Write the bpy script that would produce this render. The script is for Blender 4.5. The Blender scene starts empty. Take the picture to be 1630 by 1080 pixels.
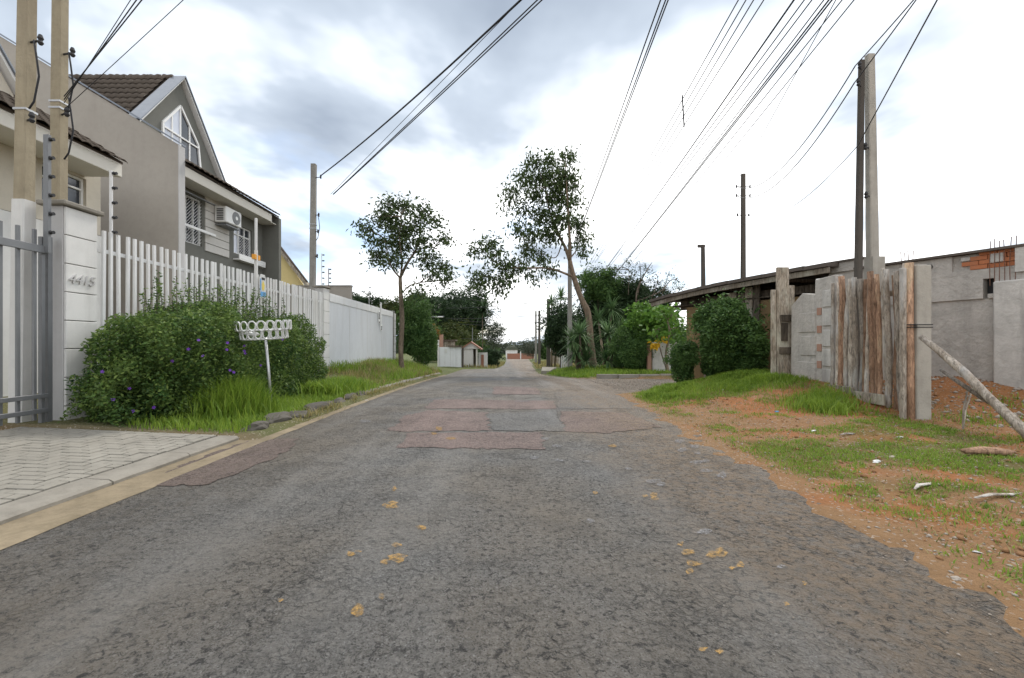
import bpy, math, random
import numpy as np
from mathutils import Vector, Matrix
R = math.radians
random.seed(7); rng = np.random.default_rng(7)
S = bpy.context.scene; COL = S.collection
# ------------------------------------------------------------------ camera
F, CX, HY, EYE = 690.0, 800.0, 548.0, 1.25          # surveyed focal length (px of 1630), vanishing point, eye height
cam = bpy.data.cameras.new('camera'); co = bpy.data.objects.new('camera', cam); COL.objects.link(co)
co.location = (0, 0, EYE); co.rotation_euler = (R(90), 0, 0)
cam.sensor_width = 36; cam.lens = 36*F/1630; cam.shift_x = 15/1630; cam.shift_y = 8/1630
cam.clip_start = .05; cam.clip_end = 4000
S.camera = co
# ------------------------------------------------------------------ sky and sun
W = bpy.data.worlds.new('World'); S.world = W; W.use_nodes = True
nt = W.node_tree; nt.nodes.clear()
def wn(t, **k):
    n = nt.nodes.new(t)
    for a, b in k.items(): setattr(n, a, b)
    return n
SUN_EL, SUN_AZ = 50, 20
sky = wn('ShaderNodeTexSky', sky_type='NISHITA', sun_disc=False)
sky.sun_elevation = R(SUN_EL); sky.sun_rotation = R(SUN_AZ)
tc = wn('ShaderNodeTexCoord'); sep = wn('ShaderNodeSeparateXYZ'); nt.links.new(tc.outputs['Generated'], sep.inputs[0])
def wm(op, a, b=None):
    n = wn('ShaderNodeMath', operation=op)
    for i, v in enumerate((a, b)):
        if v is None: continue
        if isinstance(v, (int, float)): n.inputs[i].default_value = v
        else: nt.links.new(v, n.inputs[i])
    return n.outputs[0]
zc = wm('ADD', wm('MAXIMUM', sep.outputs[2], 0.0), .16)
cmb = wn('ShaderNodeCombineXYZ')
nt.links.new(wm('DIVIDE', sep.outputs[0], zc), cmb.inputs[0]); nt.links.new(wm('DIVIDE', sep.outputs[1], zc), cmb.inputs[1])
CLOUD_W, CLOUD_W2 = 17.7, 8.4
def wnoise(scale, detail, rough, w, dist=.3):
    n = wn('ShaderNodeTexNoise', noise_dimensions='4D'); nt.links.new(cmb.outputs[0], n.inputs['Vector'])
    n.inputs['Scale'].default_value = scale; n.inputs['Detail'].default_value = detail
    n.inputs['Roughness'].default_value = rough; n.inputs['W'].default_value = w; n.inputs['Distortion'].default_value = dist
    return n.outputs['Fac']
def wramp(fac, stops):
    r = wn('ShaderNodeValToRGB'); nt.links.new(fac, r.inputs[0]); e = r.color_ramp.elements
    while len(e) < len(stops): e.new(.5)
    for el, (p, c) in zip(e, stops): el.position = p; el.color = (*c, 1)
    return r.outputs[0]
bright = wramp(wnoise(.62, 6, .52, CLOUD_W, .25), [(.35, (.195, .232, .29)), (.43, (.34, .387, .45)), (.475, (.60, .64, .69)), (.525, (1, 1, 1))])
cover = wramp(wnoise(.9, 5, .55, CLOUD_W2), [(.34, (0, 0, 0)), (.46, (1, 1, 1))])
skm = wn('ShaderNodeVectorMath', operation='SCALE'); nt.links.new(sky.outputs[0], skm.inputs[0]); skm.inputs[3].default_value = .12
clm = wn('ShaderNodeVectorMath', operation='SCALE'); nt.links.new(bright, clm.inputs[0]); clm.inputs[3].default_value = 1.2
mx = wn('ShaderNodeMix', data_type='RGBA'); nt.links.new(cover, mx.inputs[0]); nt.links.new(skm.outputs[0], mx.inputs[6]); nt.links.new(clm.outputs[0], mx.inputs[7])
bg = wn('ShaderNodeBackground'); nt.links.new(mx.outputs[2], bg.inputs[0]); bg.inputs[1].default_value = 1
wo = wn('ShaderNodeOutputWorld'); nt.links.new(bg.outputs[0], wo.inputs[0])
sl = bpy.data.lights.new('sun', 'SUN'); sl.energy = 1.5; sl.angle = R(14); sl.color = (1, .95, .87)
so = bpy.data.objects.new('sun', sl); COL.objects.link(so); so.location = (0, 0, 40)
_d = Vector((math.sin(R(SUN_AZ))*math.cos(R(SUN_EL)), math.cos(R(SUN_AZ))*math.cos(R(SUN_EL)), math.sin(R(SUN_EL))))
so.rotation_euler = _d.to_track_quat('Z', 'Y').to_euler()
vs = S.view_settings; vs.view_transform = 'Standard'; vs.look = 'None'; vs.gamma = 1; vs.exposure = .74; vs.use_curve_mapping = False
S.render.engine = 'CYCLES'
# ------------------------------------------------------------------ helpers
def P(px, py, D): return Vector(((px-CX)/F*D, D, EYE+(HY-py)/F*D))   # survey: bearing of a point plus its distance
def PX(px, D): return (px-CX)/F*D
def tag(o, label=None, cat=None, group=None, kind=None):
    for k, v in (('label', label), ('category', cat), ('group', group), ('kind', kind)):
        if v: o[k] = v
    return o
def empty(name, loc=(0, 0, 0), rz=0):
    o = bpy.data.objects.new(name, None); COL.objects.link(o); o.location = loc; o.rotation_euler = (0, 0, rz); o.empty_display_size = .2
    return o
def link(name, me, parent=None):
    o = bpy.data.objects.new(name, me); COL.objects.link(o)
    if parent is not None: o.parent = parent
    return o
def copy_tree(o, parent=None):
    c = o.copy(); COL.objects.link(c); c.parent = parent
    for ch in list(o.children): copy_tree(ch, c)
    return c
class MB:
    def __init__(s): s.v = []; s.f = []
    def add(s, vs, fs):
        b = len(s.v); s.v += [tuple(v) for v in vs]; s.f += [tuple(b+i for i in f) for f in fs]; return s
    def box(s, x0, x1, y0, y1, z0, z1):
        return s.add([(x, y, z) for z in (z0, z1) for y in (y0, y1) for x in (x0, x1)],
                     [(0, 2, 3, 1), (4, 5, 7, 6), (0, 1, 5, 4), (2, 6, 7, 3), (0, 4, 6, 2), (1, 3, 7, 5)])
    def beam(s, a, b, w, h, up=(0, 0, 1)):
        a = Vector(a); b = Vector(b); d = (b-a).normalized(); u = Vector(up)
        if abs(d.dot(u)) > .98: u = Vector((0, 1, 0))
        x = d.cross(u).normalized(); y = x.cross(d).normalized()
        vs = [p+x*sx*w/2+y*sy*h/2 for p in (a, b) for sx, sy in ((-1, -1), (1, -1), (1, 1), (-1, 1))]
        return s.add(vs, [(3, 2, 1, 0), (4, 5, 6, 7), (0, 1, 5, 4), (1, 2, 6, 5), (2, 3, 7, 6), (3, 0, 4, 7)])
    def tube(s, pts, rs, n=8, cap=True, wob=0):
        pts = [Vector(p) for p in pts]
        if not hasattr(rs, '__len__'): rs = [rs]*len(pts)
        vs = []; ref = None
        for i, p in enumerate(pts):
            d = (pts[min(i+1, len(pts)-1)]-pts[max(i-1, 0)]).normalized()
            if ref is None or abs(d.dot(ref)) > .95: ref = Vector((1, 0, 0)) if abs(d.x) < .8 else Vector((0, 1, 0))
            u = (ref-d*d.dot(ref)).normalized(); w = d.cross(u); ref = u
            for k in range(n):
                a = 2*math.pi*k/n; r = rs[i]*(1+wob*random.uniform(-1, 1))
                vs.append(p+u*math.cos(a)*r+w*math.sin(a)*r)
        m = len(pts); fs = [(i*n+k, i*n+(k+1) % n, (i+1)*n+(k+1) % n, (i+1)*n+k) for i in range(m-1) for k in range(n)]
        if cap: fs += [tuple(range(n))[::-1], tuple((m-1)*n+k for k in range(n))]
        return s.add(vs, fs)
    def prism(s, poly, axis, a, b):
        """poly of 2-D points extruded along axis 'x','y','z' from a to b"""
        f = {'x': lambda p, t: (t, p[0], p[1]), 'y': lambda p, t: (p[0], t, p[1]), 'z': lambda p, t: (p[0], p[1], t)}[axis]
        n = len(poly)
        return s.add([f(p, a) for p in poly]+[f(p, b) for p in poly],
                     [tuple(range(n))[::-1], tuple(range(n, 2*n))]+[(i, (i+1) % n, n+(i+1) % n, n+i) for i in range(n)])
    def mesh(s, name, mat, smooth=False):
        me = bpy.data.meshes.new(name); me.from_pydata(s.v, [], s.f); me.validate()
        import bmesh
        bm = bmesh.new(); bm.from_mesh(me); bmesh.ops.recalc_face_normals(bm, faces=bm.faces); bm.to_mesh(me); bm.free()
        if mat: me.materials.append(mat)
        if smooth: me.polygons.foreach_set('use_smooth', [True]*len(me.polygons))
        return me
    def build(s, name, mat, parent=None, smooth=False, bevel=0):
        o = link(name, s.mesh(name, mat, smooth), parent)
        if bevel:
            m = o.modifiers.new('bevel', 'BEVEL'); m.width = bevel; m.segments = 1; m.limit_method = 'ANGLE'
        return o
def npmesh(name, v, f, mat, parent=None, smooth=False):
    """numpy verts (N,3) and faces (M,k) all of one size"""
    me = bpy.data.meshes.new(name); k = f.shape[1]
    me.vertices.add(len(v)); me.vertices.foreach_set('co', np.ascontiguousarray(v, dtype=np.float32).ravel())
    me.loops.add(f.size); me.loops.foreach_set('vertex_index', f.astype(np.int32).ravel())
    me.polygons.add(len(f)); me.polygons.foreach_set('loop_start', np.arange(0, f.size, k, dtype=np.int32))
    me.update(calc_edges=True)
    if smooth: me.polygons.foreach_set('use_smooth', np.ones(len(f), dtype=bool))
    if mat: me.materials.append(mat)
    return link(name, me, parent)
def rnd(a, b): return random.uniform(a, b)
def smooth01(t): t = np.clip(t, 0, 1); return t*t*(3-2*t)
_T = rng.random((64, 64))
def vnoise(x, y, s=1.0, o=0):
    x = np.asarray(x, float)*s+o*7.3; y = np.asarray(y, float)*s+o*3.1
    i = np.floor(x).astype(int); j = np.floor(y).astype(int); u = x-i; w = y-j; u = u*u*(3-2*u); w = w*w*(3-2*w)
    g = lambda a, b: _T[a % 64, b % 64]
    return (g(i, j)*(1-u)+g(i+1, j)*u)*(1-w)+(g(i, j+1)*(1-u)+g(i+1, j+1)*u)*w
def fbm(x, y, s=1.0, o=0): return .55*vnoise(x, y, s, o)+.3*vnoise(x, y, s*2.1, o+1)+.15*vnoise(x, y, s*4.3, o+2)
# ------------------------------------------------------------------ materials
def newmat(name):
    m = bpy.data.materials.new(name); m.use_nodes = True
    return m, m.node_tree, m.node_tree.nodes['Principled BSDF']
class G:
    """tiny node-graph helper"""
    def __init__(s, t): s.t = t; s.tc = t.nodes.new('ShaderNodeTexCoord'); s.pos = t.nodes.new('ShaderNodeNewGeometry').outputs['Position']
    def n(s, ty, **k):
        n = s.t.nodes.new(ty)
        for a, b in k.items(): setattr(n, a, b)
        return n
    def put(s, i, v):
        if isinstance(v, (int, float)): i.default_value = v
        elif isinstance(v, tuple): i.default_value = (*v, 1) if len(v) == 3 else v
        else: s.t.links.new(v, i)
    def noise(s, sc, det=4, ro=.55, vec=None, dist=0, out='Fac'):
        n = s.n('ShaderNodeTexNoise'); s.put(n.inputs['Vector'], vec or s.pos); s.put(n.inputs['Scale'], sc)
        s.put(n.inputs['Detail'], det); s.put(n.inputs['Roughness'], ro); s.put(n.inputs['Distortion'], dist); return n.outputs[out]
    def voro(s, sc, feat='DISTANCE_TO_EDGE', vec=None, out=None, rnd=1):
        n = s.n('ShaderNodeTexVoronoi', feature=feat); s.put(n.inputs['Vector'], vec or s.pos); s.put(n.inputs['Scale'], sc); s.put(n.inputs['Randomness'], rnd)
        return n.outputs[out or ('Distance')]
    def ramp(s, f, stops):
        r = s.n('ShaderNodeValToRGB'); s.put(r.inputs[0], f); e = r.color_ramp.elements
        while len(e) < len(stops): e.new(.5)
        for el, (p, c) in zip(e, stops): el.position = p; el.color = (c, c, c, 1) if isinstance(c, (int, float)) else (*c, 1)
        return r.outputs[0]
    def mix(s, f, a, b, bl='MIX'):
        m = s.n('ShaderNodeMix', data_type='RGBA', blend_type=bl); s.put(m.inputs[0], f); s.put(m.inputs[6], a); s.put(m.inputs[7], b); return m.outputs[2]
    def math(s, op, a, b=0.0):
        m = s.n('ShaderNodeMath', operation=op); s.put(m.inputs[0], a); s.put(m.inputs[1], b); return m.outputs[0]
    def scale(s, v): 
        m = s.n('ShaderNodeMapping'); s.put(m.inputs['Vector'], s.pos); m.inputs['Scale'].default_value = v; return m.outputs[0]
    def bump(s, h, st, d, nrm=None):
        b = s.n('ShaderNodeBump'); s.put(b.inputs['Height'], h); b.inputs['Strength'].default_value = st; b.inputs['Distance'].default_value = d
        if nrm: s.put(b.inputs['Normal'], nrm)
        return b.outputs[0]
def stucco(name, col, var=.12, sc=40, depth=.004, streak=.25, rough=.9, dirt=(.16, .14, .11), spec=.2, mott=.2):
    m, t, b = newmat(name); g = G(t)
    c = g.mix(g.noise(1.3, 5), tuple(x*(1-var) for x in col), tuple(min(1, x*(1+var)) for x in col))
    c = g.mix(g.math('MULTIPLY', g.ramp(g.noise(2.2, 6, .65, g.scale((1, 1, .13))), [(.48, 0), (.75, 1)]), streak), c, dirt)
    c = g.mix(g.ramp(g.noise(4.5, 7, .7), [(.45, 0), (.75, mott)]), c, tuple(x*.5 for x in col)); c = g.mix(g.math('MULTIPLY', g.noise(sc*1.3, 3), .22), c, tuple(x*.6 for x in col))
    g.put(b.inputs['Base Color'], c); b.inputs['Roughness'].default_value = rough; b.inputs['Specular IOR Level'].default_value = spec
    g.put(b.inputs['Normal'], g.bump(g.noise(sc, 4, .6), .55, depth)); return m
def wood(name, ca, cb, sc=6, rough=.85, depth=.01):
    m, t, b = newmat(name); g = G(t); oi = g.n('ShaderNodeObjectInfo').outputs['Random']
    n1 = g.noise(sc, 6, .65, g.scale((1, 1, .17)), 1.6); n2 = g.noise(sc*6, 5, .7, g.scale((1, 1, .2)), .8)
    c = g.mix(g.ramp(n1, [(.4, 0), (.6, 1)]), ca, cb); c = g.mix(g.ramp(n2, [(.42, 0), (.66, .85)]), c, tuple(x*.22 for x in ca))
    c = g.mix(g.ramp(g.noise(3.1, 4, .6, g.scale((1, 1, .35))), [(.52, 0), (.68, .6)]), c, tuple(min(.6, x*1.5) for x in ca))
    hs = g.n('ShaderNodeHueSaturation'); g.put(hs.inputs['Value'], g.math('ADD', g.math('MULTIPLY', oi, .75), .6)); g.put(hs.inputs['Color'], c)
    g.put(b.inputs['Base Color'], hs.outputs[0]); b.inputs['Roughness'].default_value = rough; b.inputs['Specular IOR Level'].default_value = .15
    g.put(b.inputs['Normal'], g.bump(g.math('ADD', n1, n2), .8, depth)); return m
def plain(name, col, rough=.5, metal=0, var=.1, spec=.4):
    m, t, b = newmat(name); g = G(t)
    g.put(b.inputs['Base Color'], g.mix(g.noise(3, 6, .65), tuple(x*(1-var) for x in col), tuple(min(1, x*(1+var)) for x in col)))
    g.put(b.inputs['Roughness'], g.math('ADD', g.math('MULTIPLY', g.noise(9, 4), .2), rough-.1)); b.inputs['Metallic'].default_value = metal
    b.inputs['Specular IOR Level'].default_value = spec; return m
def leafmat(name, cols, trans=.3, rough=.55):
    m, t, b = newmat(name); g = G(t); ri = t.nodes.new('ShaderNodeNewGeometry').outputs['Random Per Island']
    n = len(cols); c = g.ramp(ri, [((i+.5)/n, cc) for i, cc in enumerate(cols)])
    c = g.mix(g.ramp(g.noise(1.7, 3), [(.35, 0), (.7, .5)]), c, tuple(x*1.25 for x in cols[-1]))
    g.put(b.inputs['Base Color'], c); b.inputs['Roughness'].default_value = rough; b.inputs['Specular IOR Level'].default_value = .25
    tr = g.n('ShaderNodeBsdfTranslucent'); g.put(tr.inputs[0], c); ms = g.n('ShaderNodeMixShader'); ms.inputs[0].default_value = trans
    t.links.new(b.outputs[0], ms.inputs[1]); t.links.new(tr.outputs[0], ms.inputs[2])
    t.links.new(ms.outputs[0], t.nodes['Material Output'].inputs[0]); return m
def asphalt(name, ca, cb, dust, dustamt, crack=1.0):
    m, t, b = newmat(name); g = G(t)
    wv = g.n('ShaderNodeVectorMath', operation='ADD'); g.put(wv.inputs[0], g.pos)
    sc = g.n('ShaderNodeVectorMath', operation='SCALE'); g.put(sc.inputs[0], g.noise(9, 4, .6, out='Color')); sc.inputs[3].default_value = .11; g.put(wv.inputs[1], sc.outputs[0])
    e1 = g.voro(17, vec=wv.outputs[0]); e2 = g.voro(3.4, vec=wv.outputs[0])
    msk = g.ramp(g.noise(1.6, 4, .7), [(.4, .1), (.6, 1)])
    ck = g.math('MULTIPLY', g.ramp(e1, [(.0, 1), (.06, .6), (.16, 0)]), g.math('MULTIPLY', msk, g.ramp(g.noise(5, 2), [(.36, .25), (.56, 1)])))
    ck2 = g.math('MULTIPLY', g.ramp(e2, [(.0, 1), (.022, 0)]), g.ramp(g.noise(1.1, 2), [(.5, 0), (.6, 1)]))
    cr = g.math('MAXIMUM', ck, ck2)
    agg = g.noise(36, 7, .85); stone = g.voro(150, 'F1', out='Color')
    c = g.mix(g.ramp(agg, [(.3, 0), (.68, 1)]), ca, cb)
    sg = g.n('ShaderNodeSeparateColor'); g.put(sg.inputs[0], stone)
    c = g.mix(g.ramp(sg.outputs[0], [(.9, 0), (.98, .5)]), c, tuple(min(.4, x*1.9) for x in cb))
    c = g.mix(g.ramp(sg.outputs[1], [(.8, 0), (.92, .7)]), c, tuple(x*.3 for x in ca))
    c = g.mix(g.math('MULTIPLY', g.ramp(g.noise(.45, 5, .6), [(.4, 0), (.62, 1)]), dustamt), c, dust)
    c = g.mix(g.ramp(g.noise(1.9, 5, .7), [(.5, 0), (.75, .5)]), c, tuple(x*.55 for x in ca))
    sx = g.n('ShaderNodeSeparateXYZ'); g.put(sx.inputs[0], g.pos)
    edge = g.math('MULTIPLY', g.ramp(g.math('MULTIPLY', g.math('ADD', sx.outputs[0], g.math('MULTIPLY', g.noise(.9, 5), 1.6)), .25), [(.4, 0), (.68, 1)]), g.ramp(g.noise(11, 6, .75), [(.36, .1), (.58, .9)]))
    c = g.mix(edge, c, (.26, .19, .125))
    c = g.mix(g.math('MULTIPLY', g.ramp(g.math('MULTIPLY', g.math('ADD', sx.outputs[0], g.math('MULTIPLY', g.noise(.7, 5), 1.8)), -.25), [(.08, 0), (.45, .55)]), g.ramp(g.noise(7, 6, .7), [(.35, .3), (.65, 1)])), c, (.13, .105, .075))
    pit = g.ramp(g.noise(24, 6, .8, dist=.6), [(.52, 0), (.61, .9)]); c = g.mix(pit, c, tuple(x*.42 for x in ca)); c = g.mix(g.math('MULTIPLY', cr, .58*crack), c, (.03, .028, .026))
    c = g.mix(g.ramp(g.noise(1.3, 4, .6, g.scale((1, .07, 1))), [(.5, 0), (.7, .35)]), c, tuple(min(.4, x*1.15) for x in cb))
    g.put(b.inputs['Base Color'], c); g.put(b.inputs['Roughness'], g.math('ADD', g.math('MULTIPLY', agg, .3), .62)); b.inputs['Specular IOR Level'].default_value = .35
    h = g.math('SUBTRACT', g.math('ADD', g.math('MULTIPLY', agg, .55), g.math('MULTIPLY', g.noise(20, 5, .7), 1.3)), g.math('MULTIPLY', cr, .9*crack))
    g.put(b.inputs['Normal'], g.bump(h, 1.0, .045)); return m
def stain(name, col, th):
    m, t, b = newmat(name); g = G(t); b.inputs['Roughness'].default_value = .85
    g.put(b.inputs['Base Color'], g.mix(g.noise(30, 5, .7), tuple(x*.7 for x in col), col)); g.put(b.inputs['Normal'], g.bump(g.noise(45, 5, .7), .3, .005))
    g.put(b.inputs['Alpha'], g.ramp(g.noise(38, 6, .75), [(th-.08, 0), (th+.14, .72)])); return m
M = {}
M['asphalt'] = asphalt('asphalt', (.07, .067, .063), (.30, .29, .27), (.235, .195, .145), .6, .65)
M['patch'] = asphalt('red_asphalt', (.14, .098, .086), (.33, .245, .215), (.25, .2, .175), .4, .4)
M['patch_dark'] = asphalt('grey_asphalt', (.10, .099, .096), (.25, .245, .235), (.22, .2, .17), .4, .3)
M['concrete'] = stucco('concrete', (.285, .262, .222), .25, 40, .008, .5, mott=.6)
M['gutter'] = stucco('gutter', (.26, .21, .14), .5, 22, .02, .6, dirt=(.12, .095, .055), mott=.8)
M['paver'] = stucco('paver', (.295, .275, .235), .28, 60, .004, .35, mott=.45)
M['paver_sand'] = stucco('joint_sand', (.06, .052, .038), .3, 90, .004, 0)
M['rock'] = stucco('rock', (.11, .10, .085), .35, 18, .02, .3)
M['white_stucco'] = stucco('white_stucco', (.72, .71, .68), .07, 90, .002, .28)
M['pillar_grey'] = stucco('grey_render', (.52, .51, .5), .08, 120, .003, .18)
M['white_paint'] = stucco('white_paint', (.74, .74, .73), .05, 60, .001, .45, .5, dirt=(.5, .45, .38), spec=.4, mott=.15)
M['white_sheet'] = stucco('white_sheet', (.72, .735, .745), .05, 30, .001, .4, .5, dirt=(.45, .43, .4), mott=.12)
M['galv'] = plain('galvanised', (.19, .195, .2), .5, .25, .25)
M['cream'] = stucco('cream_wall', (.58, .53, .44), .06, 110, .003, .1)
M['taupe'] = stucco('taupe_wall', (.40, .365, .32), .06, 130, .003, .14)
M['darkgrey'] = stucco('dark_grey_wall', (.175, .175, .155), .08, 110, .004, .12, dirt=(.09, .09, .08))
M['panel'] = stucco('light_panel', (.62, .60, .56), .05, 60, .002, .1)
M['trim'] = plain('cream_trim', (.66, .63, .56), .6, 0, .06)
M['white_trim'] = plain('white_trim', (.8, .8, .78), .5, 0, .04)
M['tile'] = stucco('roof_tile', (.105, .085, .068), .35, 30, .006, .3, dirt=(.05, .045, .035))
M['flash'] = plain('flashing', (.2, .22, .25), .4, .4, .15)
M['yellow_wall'] = stucco('yellow_wall', (.68, .55, .27), .06, 50, .003, .1)
M['pole'] = stucco('pole_concrete', (.38, .325, .23), .2, 30, .012, .6, dirt=(.17, .135, .09), mott=.5)
M['pole_grey'] = stucco('pole_grey', (.31, .295, .265), .2, 35, .01, .6, dirt=(.13, .12, .105), mott=.5)
M['post_concrete'] = stucco('post_concrete', (.45, .42, .365), .2, 30, .012, .6, dirt=(.2, .18, .155), mott=.5)
M['pole_dark'] = stucco('pole_dark', (.085, .075, .065), .2, 35, .006, .4)
M['black'] = plain('black_rubber', (.025, .025, .027), .6)
M['wire'] = plain('wire', (.022, .022, .025), .7)
M['steel'] = plain('steel', (.5, .5, .5), .4, .7, .15)
M['plaster'] = stucco('rough_plaster', (.53, .495, .45), .22, 13, .05, .6, dirt=(.22, .205, .19), mott=.6)
M['plaster2'] = stucco('pale_plaster', (.58, .555, .515), .25, 18, .025, .9, dirt=(.15, .14, .13), mott=.6)
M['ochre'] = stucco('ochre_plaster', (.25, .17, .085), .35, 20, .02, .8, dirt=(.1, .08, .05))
M['brick_dull'] = stucco('dull_brick', (.40, .23, .165), .3, 40, .01, .8, dirt=(.3, .27, .24))
M['brick'] = stucco('brick', (.48, .18, .085), .25, 50, .006, .45, dirt=(.35, .25, .2))
M['rust'] = plain('rust', (.17, .09, .06), .85, .2, .3)
M['log'] = wood('log_bark', (.52, .33, .22), (.33, .20, .13), 7, depth=.02)
M['log_grey'] = wood('log_grey', (.53, .465, .39), (.35, .29, .23), 7, depth=.015)
M['plank'] = wood('weathered_plank', (.45, .39, .315), (.29, .235, .175), 5)
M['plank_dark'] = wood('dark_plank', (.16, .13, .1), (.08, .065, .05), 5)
M['sheet'] = stucco('fibre_sheet', (.12, .1, .085), .25, 25, .01, .5, dirt=(.06, .05, .04))
M['bark'] = wood('bark', (.27, .215, .155), (.16, .125, .09), 9, depth=.015)
M['bark_pale'] = wood('pale_bark', (.33, .24, .17), (.21, .16, .115), 6, depth=.012)
M['twig'] = wood('twig', (.17, .135, .105), (.1, .08, .06), 9)
M['hedge'] = leafmat('hedge_leaf', [(.026, .062, .02), (.042, .10, .027), (.07, .15, .036), (.18, .25, .06)])
M['euca'] = leafmat('tree_leaf', [(.035, .058, .022), (.055, .085, .03), (.085, .12, .042)], .3, .75)
M['dark_leaf'] = leafmat('dark_leaf', [(.018, .036, .016), (.03, .055, .022), (.045, .08, .03)], .25)
M['mid_leaf'] = leafmat('mid_leaf', [(.035, .08, .024), (.06, .125, .032), (.11, .19, .05)])
M['bright_leaf'] = leafmat('bright_leaf', [(.06, .14, .025), (.09, .2, .03), (.14, .25, .04)], .35)
M['yellow_leaf'] = leafmat('yellow_leaf', [(.55, .33, .02), (.65, .42, .03)], .3)
M['olive_leaf'] = leafmat('olive_leaf', [(.08, .095, .025), (.12, .13, .035), (.06, .09, .03)], .3)
M['orange_leaf'] = leafmat('orange_leaf', [(.45, .16, .04), (.35, .18, .05), (.12, .14, .04)], .3)
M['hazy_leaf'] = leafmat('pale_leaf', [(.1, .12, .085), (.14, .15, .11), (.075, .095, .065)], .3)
M['spike'] = leafmat('spike_leaf', [(.06, .125, .05), (.10, .185, .07), (.16, .24, .10)], .25)
M['grass'] = leafmat('grass_blade', [(.10, .19, .02), (.155, .265, .03), (.25, .34, .05)], .4)
M['grass_dry'] = leafmat('dry_grass', [(.12, .15, .035), (.23, .21, .07), (.33, .27, .12)], .3)
M['flower'] = plain('purple_flower', (.22, .07, .5), .6, 0, .2)
M['orange_mud'] = stain('orange_stain', (.5, .29, .07), .47)
M['pale_stain'] = stain('pale_stain', (.31, .31, .32), .5)
M['white_plastic'] = plain('white_plastic', (.62, .62, .6), .35, 0, .05)
M['orange_plastic'] = plain('orange_plastic', (.75, .33, .04), .4, 0, .1)
M['blue_plastic'] = plain('blue_plastic', (.12, .33, .62), .4, 0, .1)
M['yellow_plastic'] = plain('yellow_plastic', (.75, .58, .12), .4, 0, .1)
M['terracotta'] = plain('terracotta', (.3, .14, .09), .7, 0, .15)
M['pebble'] = stucco('pebble', (.36, .31, .26), .3, 40, .005, 0)
m, t, b = newmat('window_glass'); b.inputs['Base Color'].default_value = (.03, .035, .045, 1); b.inputs['Roughness'].default_value = .06; b.inputs['Specular IOR Level'].default_value = .9; M['glass'] = m
m, t, b = newmat('pale_window_glass'); b.inputs['Base Color'].default_value = (.62, .66, .74, 1); b.inputs['Roughness'].default_value = .12; M['pale_glass'] = m  # pale glass; on the dormer the sky's reflection is put into its colour
# ground: soil colours by the "soil" attribute (r: red earth, g: tan earth, b: mossy topsoil)
m, t, b = newmat('soil'); g = G(t); at = g.n('ShaderNodeAttribute', attribute_name='soil'); sp = g.n('ShaderNodeSeparateColor'); g.put(sp.inputs[0], at.outputs['Color'])
c = g.mix(g.noise(3.5, 6, .65), (.13, .11, .065), (.21, .17, .10))
c = g.mix(sp.outputs[1], c, g.mix(g.noise(4.5, 6, .7), (.17, .10, .05), (.345, .215, .115)))
c = g.mix(sp.outputs[0], c, g.mix(g.noise(5, 6, .7), (.23, .088, .034), (.40, .185, .08)))
c = g.mix(sp.outputs[2], c, g.mix(g.noise(6, 5, .7), (.04, .075, .018), (.1, .13, .035)))
c = g.mix(g.ramp(g.noise(28, 5, .7), [(.55, 0), (.75, .6)]), c, (.09, .06, .04))
sv = g.n('ShaderNodeSeparateColor'); g.put(sv.inputs[0], g.voro(55, 'F1', out='Color'))
c = g.mix(g.ramp(sv.outputs[0], [(.9, 0), (.97, .6)]), c, (.42, .36, .3))
g.put(b.inputs['Base Color'], c); b.inputs['Roughness'].default_value = .95; b.inputs['Specular IOR Level'].default_value = .12
g.put(b.inputs['Normal'], g.bump(g.math('ADD', g.noise(22, 6, .7), g.math('MULTIPLY', g.noise(70, 3), .4)), .9, .03)); M['soil'] = m
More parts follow.
